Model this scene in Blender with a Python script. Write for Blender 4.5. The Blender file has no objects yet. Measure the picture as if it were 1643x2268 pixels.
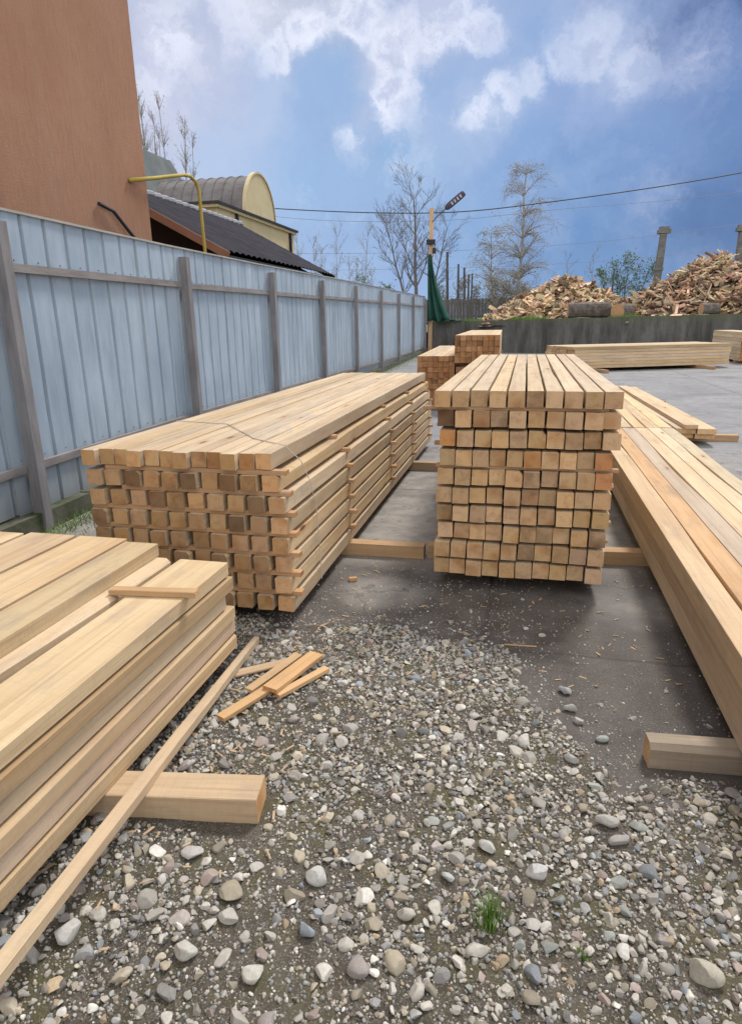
import bpy, math, random
import numpy as np
from mathutils import Matrix, Vector

random.seed(7)
rng = np.random.default_rng(7)
S = bpy.context.scene
COL = S.collection

# ------------------------------------------------------------------ camera
cam = bpy.data.cameras.new("camera")
cam.sensor_fit = 'VERTICAL'
cam.sensor_height = 24.0
cam.lens = 24.0 * 1430 / 2268.3
cam.clip_start = 0.05
cam.clip_end = 3000
co = bpy.data.objects.new("camera", cam)
COL.objects.link(co)
RIGHT = Vector((0.97414542, 0.22543228, -0.01486559))
UP = Vector((-0.04992944, 0.27899530, 0.95899357))
FWD = Vector((-0.22033554, 0.93345697, -0.28303770))
co.matrix_world = Matrix(((RIGHT.x, UP.x, -FWD.x, 0), (RIGHT.y, UP.y, -FWD.y, 0), (RIGHT.z, UP.z, -FWD.z, 1.6), (0, 0, 0, 1)))
S.camera = co

# ------------------------------------------------------------------ light and exposure
SUN_EL, SUN_AZ = math.radians(52), math.radians(20)     # azimuth from +Y (ahead), negative = left
SUND = Vector((math.sin(SUN_AZ) * math.cos(SUN_EL), math.cos(SUN_AZ) * math.cos(SUN_EL), math.sin(SUN_EL)))
sl = bpy.data.lights.new("sun", 'SUN')
sl.energy = 2.45
sl.angle = math.radians(11)
sl.color = (1.0, 0.95, 0.88)
so = bpy.data.objects.new("sun", sl)
COL.objects.link(so)
so.rotation_euler = SUND.to_track_quat('Z', 'Y').to_euler()
S.view_settings.view_transform = 'Standard'
S.view_settings.look = 'None'
S.view_settings.exposure = 0.40
S.view_settings.gamma = 1.0
S.view_settings.use_curve_mapping = False


class NT:
    """short helper for node trees"""
    def __init__(s, tree):
        s.t = tree
        s.n = tree.nodes
        s.l = tree.links

    def new(s, kind, **kw):
        n = s.n.new(kind)
        for k, v in kw.items():
            setattr(n, k, v)
        return n

    def put(s, sock, v):
        if v is None:
            return
        if isinstance(v, bpy.types.NodeSocket):
            s.l.new(v, sock)
        elif isinstance(v, (tuple, list)) and sock.type == 'RGBA' and len(v) == 3:
            sock.default_value = (*v, 1)
        else:
            sock.default_value = v

    def math(s, op, a, b=None, c=None, clamp=False):
        n = s.new('ShaderNodeMath', operation=op, use_clamp=clamp)
        s.put(n.inputs[0], a); s.put(n.inputs[1], b); s.put(n.inputs[2], c)
        return n.outputs[0]

    def vmath(s, op, a, b=None, scale=None):
        n = s.new('ShaderNodeVectorMath', operation=op)
        s.put(n.inputs[0], a); s.put(n.inputs[1], b)
        if scale is not None:
            s.put(n.inputs['Scale'], scale)
        return n.outputs['Value'] if op in ('DISTANCE', 'DOT_PRODUCT', 'LENGTH') else n.outputs[0]

    def mix(s, f, a, b, blend='MIX'):
        n = s.new('ShaderNodeMix', data_type='RGBA', blend_type=blend)
        n.clamp_factor = True
        s.put(n.inputs[0], f); s.put(n.inputs[6], a); s.put(n.inputs[7], b)
        return n.outputs[2]

    def rng(s, v, a, b, c=0.0, d=1.0, smooth=False):
        n = s.new('ShaderNodeMapRange')
        if smooth:
            n.interpolation_type = 'SMOOTHSTEP'
        for i, x in enumerate((v, a, b, c, d)):
            s.put(n.inputs[i], x)
        return n.outputs[0]

    def noise(s, vec, scale, detail=4, rough=0.55, out='Fac', w=None, dist=0.0):
        n = s.new('ShaderNodeTexNoise')
        if w is not None:
            n.noise_dimensions = '4D'
            s.put(n.inputs['W'], w)
        s.put(n.inputs['Vector'], vec)
        s.put(n.inputs['Scale'], scale)
        s.put(n.inputs['Detail'], detail)
        s.put(n.inputs['Roughness'], rough)
        s.put(n.inputs['Distortion'], dist)
        return n.outputs[out]

    def mapping(s, vec, scale=(1, 1, 1), loc=(0, 0, 0), rot=(0, 0, 0)):
        n = s.new('ShaderNodeMapping')
        s.put(n.inputs[0], vec)
        s.put(n.inputs[1], loc); n.inputs[2].default_value = rot; n.inputs[3].default_value = scale
        return n.outputs[0]

    def ramp(s, f, stops):
        n = s.new('ShaderNodeValToRGB')
        e = n.color_ramp.elements
        while len(e) > 1:
            e.remove(e[0])
        e[0].position, e[0].color = stops[0][0], (*stops[0][1], 1)
        for p, c in stops[1:]:
            x = e.new(p); x.color = (*c, 1)
        s.put(n.inputs[0], f)
        return n.outputs[0]

    def sep(s, v):
        n = s.new('ShaderNodeSeparateXYZ'); s.put(n.inputs[0], v)
        return n.outputs


# ------------------------------------------------------------------ sky: real sky texture under broken storm clouds
W = bpy.data.worlds.new("World")
S.world = W
W.use_nodes = True
w = NT(W.node_tree)
w.n.clear()
tc = w.new('ShaderNodeTexCoord').outputs['Generated']
sky = w.new('ShaderNodeTexSky', sky_type='NISHITA')
sky.sun_disc = False
sky.sun_elevation = SUN_EL
sky.sun_rotation = SUN_AZ
K = 10.0                                       # the background strength is 0.1


def pixdir(x, y):
    d = RIGHT * (x - 821.5) / 1430 - UP * (y - 1134) / 1430 + FWD
    return tuple(d.normalized())


def kc(c):
    return tuple(x * K for x in c)


dv = w.new('ShaderNodeVectorMath', operation='NORMALIZE')
w.put(dv.inputs[0], tc)
dirv = dv.outputs[0]
X, Y_, Z_ = w.sep(dirv)
n1 = w.noise(dirv, 5.0, 8, 0.62, out='Color')
warp = w.vmath('SCALE', w.vmath('SUBTRACT', n1, (0.5, 0.5, 0.5)), scale=0.24)
n1b = w.noise(dirv, 22, 8, 0.68, out='Color')
warp2 = w.vmath('SCALE', w.vmath('SUBTRACT', n1b, (0.5, 0.5, 0.5)), scale=0.085)
wd = w.vmath('ADD', w.vmath('ADD', dirv, w.vmath('SCALE', warp, scale=0.42)), warp2)
wide = w.vmath('ADD', dirv, warp)
wide2 = w.vmath('ADD', wide, w.vmath('SCALE', warp2, scale=0.5))
nz = w.noise(dirv, 3.2, 5, 0.55)


def blobs(pts, vec=None):
    out = None
    for (px, py, r, a) in pts:
        dst = w.vmath('DISTANCE', vec or wd, pixdir(px, py))
        v = w.rng(dst, 0.0, r / 1430.0, a, 0.0, smooth=True)
        out = v if out is None else w.math('MAXIMUM', out, v)
    return out


def lin(c8, k=1.30):
    return tuple((((v / 255 + 0.055) / 1.055) ** 2.4) * K / k for v in c8)


# cloud masses: soft fields of tone that lie in given directions of the real sky
FIELD_ = [((330, 90), (208, 210, 228)), ((340, 260), (204, 208, 230)), ((470, 160), (196, 203, 228)), ((450, 360), (182, 201, 232)), ((590, 50), (200, 205, 222)),
          ((690, 40), (190, 198, 220)), ((560, 250), (180, 199, 231)), ((720, 190), (146, 180, 223)), ((700, 250), (158, 186, 226)), ((860, 90), (208, 212, 232)), ((860, 210), (186, 200, 229)),
          ((700, 400), (156, 188, 228)), ((900, 350), (145, 180, 221)), ((1000, 160), (146, 178, 222)), ((960, 50), (186, 196, 224)), ((1060, 60), (170, 186, 222)),
          ((1070, 240), (172, 192, 226)), ((1170, 80), (140, 171, 217)), ((1150, 320), (134, 167, 215)), ((1310, 110), (170, 187, 220)), ((1400, 160), (152, 173, 214)), ((1270, 190), (138, 165, 214)),
          ((1450, 290), (118, 151, 202)), ((1540, 150), (124, 148, 196)), ((1630, 40), (62, 84, 138)), ((1620, 240), (104, 136, 188)), ((1300, 400), (114, 152, 203)), ((1280, 560), (106, 145, 197)),
          ((1600, 480), (84, 116, 168)), ((1050, 450), (134, 169, 215)), ((1060, 620), (140, 174, 217)), ((760, 560), (158, 186, 226)), ((900, 600), (146, 176, 222)), ((620, 430), (166, 193, 230)),
          ((1750, 600), (94, 128, 180)), ((1500, 620), (100, 136, 188)), ((200, 200), (205, 208, 228)), ((600, 600), (170, 194, 228)), ((820, -150), (150, 170, 210)), ((1500, -150), (90, 115, 170)), ((200, -150), (190, 198, 220))]
acc = wsum = None
for (px, py), col8 in FIELD_:
    dst = w.vmath('DISTANCE', wide2, pixdir(px, py))
    wt = w.math('POWER', w.math('ADD', w.math('MULTIPLY', dst, dst), 0.0016), -2.2)
    cs = w.vmath('SCALE', lin(col8), scale=wt)
    acc = cs if acc is None else w.vmath('ADD', acc, cs)
    wsum = wt if wsum is None else w.math('ADD', wsum, wt)
c = w.vmath('SCALE', acc, scale=w.math('DIVIDE', 1.0, wsum))
c = w.mix(0.04, c, sky.outputs[0])
# billows inside the masses
det = w.noise(w.vmath('ADD', dirv, warp2), 13, 10, 0.70)
fl = w.noise(w.vmath('ADD', dirv, warp), 4.6, 9, 0.62)
c = w.mix(w.rng(fl, 0.50, 0.70, 0.0, 0.30), c, kc((0.46, 0.52, 0.68)))
c = w.mix(w.rng(fl, 0.32, 0.48, 0.22, 0.0), c, kc((0.16, 0.26, 0.48)))
det2 = w.noise(w.vmath('ADD', dirv, warp2), 8.5, 12, 0.66)
body = blobs([(540, 30, 170, 0.7), (610, 130, 85, 0.9), (680, 80, 110, 1.0), (780, 40, 120, 1.0), (870, 100, 115, 1.0), (880, 190, 100, 1.0), (860, 240, 95, 1.0),
              (780, 285, 80, 0.75), (980, 30, 150, 1.0), (1050, 60, 110, 1.0), (1060, 240, 75, 1.0), (1110, 212, 75, 1.0), (1170, 180, 70, 0.9), (1240, 130, 80, 0.85), (1310, 95, 95, 1.0),
              (1400, 135, 95, 1.0), (1370, 195, 70, 0.7), (1530, 150, 110, 0.7), (370, 110, 130, 0.8), (330, 200, 90, 0.6), (880, 365, 90, 0.45), (800, 340, 80, 0.4), (1210, 330, 90, 0.42),
              (700, 470, 110, 0.4), (1480, 400, 110, 0.35)], vec=w.vmath('ADD', dirv, w.vmath('ADD', w.vmath('SCALE', warp, scale=0.3), w.vmath('SCALE', warp2, scale=0.6))))
hollow = blobs([(725, 195, 105, 1.0), (760, 150, 75, 1.0), (690, 240, 70, 0.9)], vec=w.vmath('ADD', dirv, w.vmath('SCALE', warp, scale=0.25)))
D_ = w.math('SUBTRACT', w.math('ADD', w.math('MULTIPLY', body, 0.74), w.math('MULTIPLY', w.math('SUBTRACT', det2, 0.5), 2.3)), w.math('MULTIPLY', hollow, 0.75))
cover = w.rng(D_, 0.18, 0.66, smooth=True)
inner = w.rng(D_, 0.52, 0.92, smooth=True)
fade = w.rng(body, 0.35, 0.95, 0.25, 1.0)
right = w.rng(w.vmath('DISTANCE', dirv, pixdir(1500, 150)), 0.05, 0.40, 0.48, 1.0)
cc = w.mix(inner, kc((0.72, 0.74, 0.84)), kc((0.43, 0.475, 0.62)))
c = w.mix(w.math('MULTIPLY', w.math('MULTIPLY', cover, fade), w.math('MULTIPLY', right, 0.88)), c, cc)
# pale air low over the horizon
hz = w.rng(Z_, 0.0, 0.10, 0.30, 0.0)
c = w.mix(w.math('MULTIPLY', hz, w.rng(X, -0.5, 0.35, 1.0, 0.2)), c, kc((0.42, 0.53, 0.74)))
# bright broken cloud behind the camera and overhead
back = w.rng(w.math('ADD', w.math('MULTIPLY', Y_, -1.0), w.math('MULTIPLY', Z_, 0.45)), -0.30, 0.30, 0.0, 1.0, smooth=True)
bc = w.mix(w.rng(nz, 0.4, 0.6), kc((0.86, 0.90, 0.98)), kc((1.34, 1.30, 1.26)))
c = w.mix(back, c, bc)
bg = w.new('ShaderNodeBackground')
w.put(bg.inputs[0], c)
bg.inputs[1].default_value = 0.1
ow = w.new('ShaderNodeOutputWorld')
w.l.new(bg.outputs[0], ow.inputs[0])


# ------------------------------------------------------------------ object helpers
def tag(o, label=None, cat=None, group=None, kind=None):
    if label: o['label'] = label
    if cat:
        o['category'] = cat
        if not kind: o['kind'] = 'thing'
    if group: o['group'] = group
    if kind: o['kind'] = kind
    return o


def mesh_from(name, V, F, mats, midx=None, smooth=False):
    me = bpy.data.meshes.new(name)
    me.from_pydata([tuple(v) for v in V], [], [tuple(f) for f in F])
    for m in (mats if isinstance(mats, (list, tuple)) else [mats]):
        me.materials.append(m)
    if midx is not None:
        me.polygons.foreach_set('material_index', np.array(midx, dtype=np.int32))
    if smooth:
        me.polygons.foreach_set('use_smooth', np.ones(len(me.polygons), dtype=bool))
    me.update()
    return me


def link(name, me, parent=None, loc=(0, 0, 0), rot=(0, 0, 0)):
    o = bpy.data.objects.new(name, me)
    COL.objects.link(o)
    o.location = loc
    o.rotation_euler = rot
    if parent is not None:
        o.parent = parent
    return o


def empty(name, loc, rz=0.0):
    o = bpy.data.objects.new(name, None)
    COL.objects.link(o)
    o.location = loc
    o.rotation_euler = (0, 0, rz)
    o.empty_display_size = 0.2
    return o


class MB:
    def __init__(s):
        s.V, s.F, s.M = [], [], []

    def add(s, V, F, m=0):
        b = len(s.V)
        s.V += [tuple(v) for v in V]
        s.F += [tuple(i + b for i in f) for f in F]
        s.M += [m] * len(F)

    def box(s, x0, x1, y0, y1, z0, z1, m=0):
        V = [(x, y, z) for z in (z0, z1) for y in (y0, y1) for x in (x0, x1)]
        s.add(V, [(0, 2, 3, 1), (4, 5, 7, 6), (0, 1, 5, 4), (1, 3, 7, 5), (3, 2, 6, 7), (2, 0, 4, 6)], m)

    def obox(s, p0, p1, w, h, m=0, up=(0, 0, 1)):
        """box from p0 to p1 (bottom centre line), width w across, height h up"""
        p0, p1 = Vector(p0), Vector(p1)
        d = (p1 - p0).normalized()
        side = d.cross(Vector(up)).normalized() * (w / 2)
        u = side.cross(d).normalized() * h
        V = [p0 - side, p0 + side, p1 + side, p1 - side]
        V += [v + u for v in V]
        s.add(V, [(3, 2, 1, 0), (4, 5, 6, 7), (0, 1, 5, 4), (1, 2, 6, 5), (2, 3, 7, 6), (3, 0, 4, 7)], m)

    def tube(s, pts, rads, n=6, m=0, cap=True):
        pts = [Vector(p) for p in pts]
        b = len(s.V)
        up = Vector((0.13, 0.21, 1.0)).normalized()
        for i, p in enumerate(pts):
            d = (pts[min(i + 1, len(pts) - 1)] - pts[max(i - 1, 0)]).normalized()
            a = d.cross(up)
            if a.length < 0.05:
                a = d.cross(Vector((1, 0, 0)))
            a.normalize()
            c_ = a.cross(d)
            r = rads[i] if isinstance(rads, (list, tuple)) else rads
            for k in range(n):
                t = 2 * math.pi * k / n
                s.V.append(tuple(p + (a * math.cos(t) + c_ * math.sin(t)) * r))
        for i in range(len(pts) - 1):
            for k in range(n):
                s.F.append((b + i * n + k, b + i * n + (k + 1) % n, b + (i + 1) * n + (k + 1) % n, b + (i + 1) * n + k))
                s.M.append(m)
        if cap:
            s.F.append(tuple(b + k for k in range(n))[::-1]); s.M.append(m)
            s.F.append(tuple(b + (len(pts) - 1) * n + k for k in range(n))); s.M.append(m)

    def build(s, name, mats, parent=None, loc=(0, 0, 0), rot=(0, 0, 0), smooth=False):
        return link(name, mesh_from(name, s.V, s.F, mats, s.M, smooth), parent, loc, rot)


def material(name):
    m = bpy.data.materials.new(name)
    m.use_nodes = True
    t = NT(m.node_tree)
    t.n.clear()
    o = t.new('ShaderNodeOutputMaterial')
    b = t.new('ShaderNodeBsdfPrincipled')
    t.l.new(b.outputs[0], o.inputs[0])
    b.inputs['Specular IOR Level'].default_value = 0.3
    return m, t, b


def bump(t, b, h, strength=0.3, dist=0.01):
    n = t.new('ShaderNodeBump')
    n.inputs['Strength'].default_value = strength
    n.inputs['Distance'].default_value = dist
    t.put(n.inputs['Height'], h)
    t.l.new(n.outputs[0], b.inputs['Normal'])


def simple(name, c1, c2, scale=6, rough=0.8, bstr=0.2, bscale=60, mscale=(1, 1, 1), metal=0.0):
    m, t, b = material(name)
    tc = t.new('ShaderNodeTexCoord').outputs['Object']
    v = t.mapping(tc, mscale)
    f = t.rng(t.noise(v, scale, 6, 0.6), 0.35, 0.65)
    t.put(b.inputs['Base Color'], t.mix(f, c1, c2))
    b.inputs['Roughness'].default_value = rough
    b.inputs['Metallic'].default_value = metal
    bump(t, b, t.noise(v, bscale, 4, 0.6), bstr, 0.01)
    return m


# ------------------------------------------------------------------ wood materials
def wood_side(name='sawn_wood', light=(0.61, 0.475, 0.305), dark=(0.43, 0.30, 0.175), grey=0.0, tinted=True):
    m, t, b = material(name)
    tc = t.new('ShaderNodeTexCoord').outputs['Object']
    oi = t.new('ShaderNodeObjectInfo')
    rnd = oi.outputs['Random']
    off = t.vmath('SCALE', (7.1, 3.7, 5.3), scale=t.math('MULTIPLY', rnd, 23.0))
    v = t.vmath('ADD', tc, off)
    g = t.noise(t.mapping(v, (34, 0.9, 34)), 1.0, 5, 0.6, dist=0.6)
    g2 = t.noise(t.mapping(v, (150, 3.0, 150)), 1.0, 3, 0.6)
    blot = t.noise(t.mapping(v, (5, 0.7, 5)), 1.0, 4, 0.6)
    f = t.math('ADD', t.math('MULTIPLY', g, 0.75), t.math('MULTIPLY', g2, 0.25))
    col = t.ramp(f, [(0.30, dark), (0.50, tuple((a * 0.75 + c * 0.25) for a, c in zip(light, dark))), (0.68, light)])
    col = t.mix(t.rng(blot, 0.48, 0.72, 0.0, 0.6), col, (0.43, 0.28, 0.165))
    col = t.mix(t.rng(blot, 0.22, 0.42, 0.55, 0.0), col, (0.62, 0.505, 0.365))
    # saw marks straight across the board
    saw = t.noise(t.mapping(v, (7, 60, 7), rot=(0.2, 0.1, 0.25)), 1.0, 5, 0.75, dist=0.8)
    col = t.mix(t.rng(saw, 0.50, 0.72, 0.0, 0.24), col, tuple(v_ * .85 for v_ in dark))
    # knots
    kn = t.new('ShaderNodeTexVoronoi', feature='F1')
    t.put(kn.inputs['Vector'], t.mapping(v, (6.5, 1.7, 6.5)))
    kn.inputs['Scale'].default_value = 1.0
    kn.inputs['Randomness'].default_value = 1.0
    pick = t.new('ShaderNodeSeparateColor'); t.put(pick.inputs[0], kn.outputs['Color'])
    isk = t.math('GREATER_THAN', pick.outputs[0], 0.52)
    km = t.math('MULTIPLY', t.rng(kn.outputs['Distance'], 0.05, 0.11, 1.0, 0.0), isk)
    kh = t.math('MULTIPLY', t.rng(kn.outputs['Distance'], 0.10, 0.30, 0.45, 0.0), isk)
    col = t.mix(kh, col, (0.42, 0.24, 0.11))
    col = t.mix(km, col, (0.16, 0.085, 0.045))
    # weather: dirty grey spots and smears
    dirt = t.noise(t.mapping(v, (9, 2.2, 9)), 1.0, 6, 0.7)
    col = t.mix(t.rng(dirt, 0.52, 0.74, 0.0, 0.7 + grey), col, (0.30, 0.25, 0.21))
    # each piece its own tone
    hs = t.new('ShaderNodeHueSaturation')
    hs.inputs['Hue'].default_value = 0.5
    t.put(hs.inputs['Saturation'], t.rng(rnd, 0, 1, 0.82, 1.12))
    t.put(hs.inputs['Value'], t.rng(t.math('FRACT', t.math('MULTIPLY', rnd, 7.77)), 0, 1, 0.84, 1.12))
    t.put(hs.inputs['Color'], col)
    col = t.mix(1.0, hs.outputs[0], oi.outputs['Color'], 'MULTIPLY') if tinted else hs.outputs[0]
    t.put(b.inputs['Base Color'], col)
    b.inputs['Roughness'].default_value = 0.78
    b.inputs['Specular IOR Level'].default_value = 0.25
    h = t.math('ADD', t.math('MULTIPLY', g2, 0.6), t.math('MULTIPLY', saw, 1.0))
    bump(t, b, h, 0.4, 0.005)
    return m


def wood_end():
    m, t, b = material('end_grain')
    tc = t.new('ShaderNodeTexCoord').outputs['Object']
    oi = t.new('ShaderNodeObjectInfo')
    rnd = oi.outputs['Random']
    r2 = t.math('FRACT', t.math('MULTIPLY', rnd, 13.37))
    r3 = t.math('FRACT', t.math('MULTIPLY', rnd, 5.71))
    cx = t.rng(r2, 0, 1, -0.10, 0.10)
    cz = t.rng(r3, 0, 1, -0.08, 0.16)
    cv = t.new('ShaderNodeCombineXYZ'); t.put(cv.inputs[0], cx); t.put(cv.inputs[2], cz)
    p = t.vmath('SUBTRACT', t.vmath('MULTIPLY', tc, (1, 0, 1)), cv.outputs[0])
    off = t.vmath('SCALE', (7.1, 3.7, 5.3), scale=t.math('MULTIPLY', rnd, 23.0))
    nz = t.noise(t.vmath('ADD', tc, off), 14, 3, 0.5)
    rad = t.math('ADD', t.vmath('LENGTH', p), t.math('MULTIPLY', nz, 0.018))
    ring = t.math('SINE', t.math('MULTIPLY', rad, 720.0))
    col = t.mix(t.rng(ring, -1, 1, 0.0, 0.75), (0.68, 0.475, 0.29), (0.50, 0.32, 0.175))
    heart = t.rng(rad, 0.02, 0.075, 0.7, 0.0, smooth=True)
    col = t.mix(heart, col, (0.46, 0.255, 0.125))
    blot = t.noise(t.vmath('ADD', tc, off), 22, 5, 0.65)
    col = t.mix(t.rng(blot, 0.48, 0.72, 0.0, 0.5), col, (0.27, 0.145, 0.075))
    # cracks from the heart
    sp = t.sep(p)
    ang = t.math('ARCTAN2', sp[2], sp[0])
    cr = t.math('ABSOLUTE', t.math('SUBTRACT', ang, t.rng(r3, 0, 1, -2.5, 2.5)))
    crm = t.math('MULTIPLY', t.rng(t.math('MULTIPLY', cr, rad), 0.0006, 0.0022, 0.8, 0.0), t.rng(rad, 0.03, 0.075, 1.0, 0.0))
    col = t.mix(t.math('MULTIPLY', crm, t.math('GREATER_THAN', r2, 0.45)), col, (0.10, 0.055, 0.03))
    # a few ends gone dark with damp and mould
    dk = t.math('GREATER_THAN', t.math('FRACT', t.math('MULTIPLY', rnd, 31.7)), 0.90)
    dn = t.rng(t.noise(t.vmath('ADD', tc, off), 9, 4, 0.6), 0.30, 0.62)
    col = t.mix(t.math('MULTIPLY', dk, t.math('MULTIPLY', dn, 0.6)), col, (0.13, 0.085, 0.06))
    hs = t.new('ShaderNodeHueSaturation')
    t.put(hs.inputs['Saturation'], t.rng(r2, 0, 1, 0.98, 1.15))
    t.put(hs.inputs['Value'], t.rng(r3, 0, 1, 0.80, 1.12))
    t.put(hs.inputs['Color'], col)
    col = t.mix(1.0, hs.outputs[0], oi.outputs['Color'], 'MULTIPLY')
    t.put(b.inputs['Base Color'], col)
    b.inputs['Roughness'].default_value = 0.85
    b.inputs['Specular IOR Level'].default_value = 0.2
    bump(t, b, t.math('ADD', t.noise(tc, 300, 3, 0.6), t.math('MULTIPLY', ring, 0.2)), 0.4, 0.002)
    return m


WOOD = wood_side()
WOOD_FRESH = wood_side('fresh_sawn_wood', tinted=False)
WOOD_OLD = wood_side('weathered_wood', (0.34, 0.275, 0.205), (0.22, 0.165, 0.12), 0.3)
END = wood_end()

_cache = {}


def timber_mesh(wd_, h, l, variant, mats=(WOOD, END), wane=0.0):
    """squared timber: origin at the middle of its underside at one end, length along +Y"""
    key = (round(wd_, 4), round(h, 4), round(l, 3), variant, mats[0].name, wane)
    if key in _cache:
        return _cache[key]
    r = random.Random(hash(key[:4]) & 0xffff)
    c = 0.0014 + r.random() * 0.0016
    hw = wd_ / 2
    n = max(4, int(l / 0.28))
    prof0 = [(-hw + c, 0), (hw - c, 0), (hw, c), (hw, h - c), (hw - c, h), (-hw + c, h), (-hw, h - c), (-hw, c)]
    wn = wane if wane else (0.018 if r.random() < 0.22 else 0)
    ph = r.random() * 6
    V, F, M = [], [], []
    for i in range(n + 1):
        y = l * i / n
        jx, jz = (r.random() - .5) * 0.0012, (r.random() - .5) * 0.0010
        cut = wn * max(0.0, math.sin(ph + i * 0.45)) if wn else 0.0
        for k, (px, pz) in enumerate(prof0):
            ex = ez = 0.0
            if k == 3: ez = -cut
            if k == 4: ex = -cut
            e = (r.random() - .5) * 0.0010
            V.append((px + jx + e + ex, y, max(0.0, pz + (jz if pz > 0 else 0) + ez)))
    for i in range(n):
        for k in range(8):
            a, b_ = i * 8 + k, i * 8 + (k + 1) % 8
            F.append((a, b_, b_ + 8, a + 8)); M.append(0)
    F.append(tuple(range(8))[::-1] if False else tuple(range(7, -1, -1))); M.append(1)
    F.append(tuple(n * 8 + k for k in range(8))); M.append(1)
    # outward normals
    F = [f[::-1] for f in F]
    me = mesh_from('timber', V, F, list(mats), M)
    _cache[key] = me
    return me


def timber(name, wd_, h, l, loc, rot=(0, 0, 0), label=None, cat='beam', group=None, variant=None, tone=(1, 1, 1), mats=(WOOD, END), wane=0.0):
    if variant is None:
        variant = random.randrange(5)
    o = link(name, timber_mesh(wd_, h, l, variant, mats, wane), None, loc, rot)
    o.color = (*tone, 1)
    return tag(o, label, cat, group)


ORD = ['zeroth', 'first', 'second', 'third', 'fourth', 'fifth', 'sixth', 'seventh', 'eighth', 'ninth', 'tenth', 'eleventh', 'twelfth']


def nth(i, n, a, b_):
    if i == 0: return a
    if i == n - 1: return b_
    return ORD[i + 1]


def look(t_):
    v = t_[0]
    return 'dark stained' if v < 0.5 else 'brownish' if v < 0.78 else 'pale'


def down(i, n):
    return 'top row' if i == 0 else 'bottom row' if i == n - 1 else ORD[i + 1] + ' row down'


def tone(k, s=0.06):
    v = k * (1 + (random.random() - .5) * 2 * s)
    return (v, v * (1 + (random.random() - .5) * 0.05), v * (1 + (random.random() - .5) * 0.08))


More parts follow.
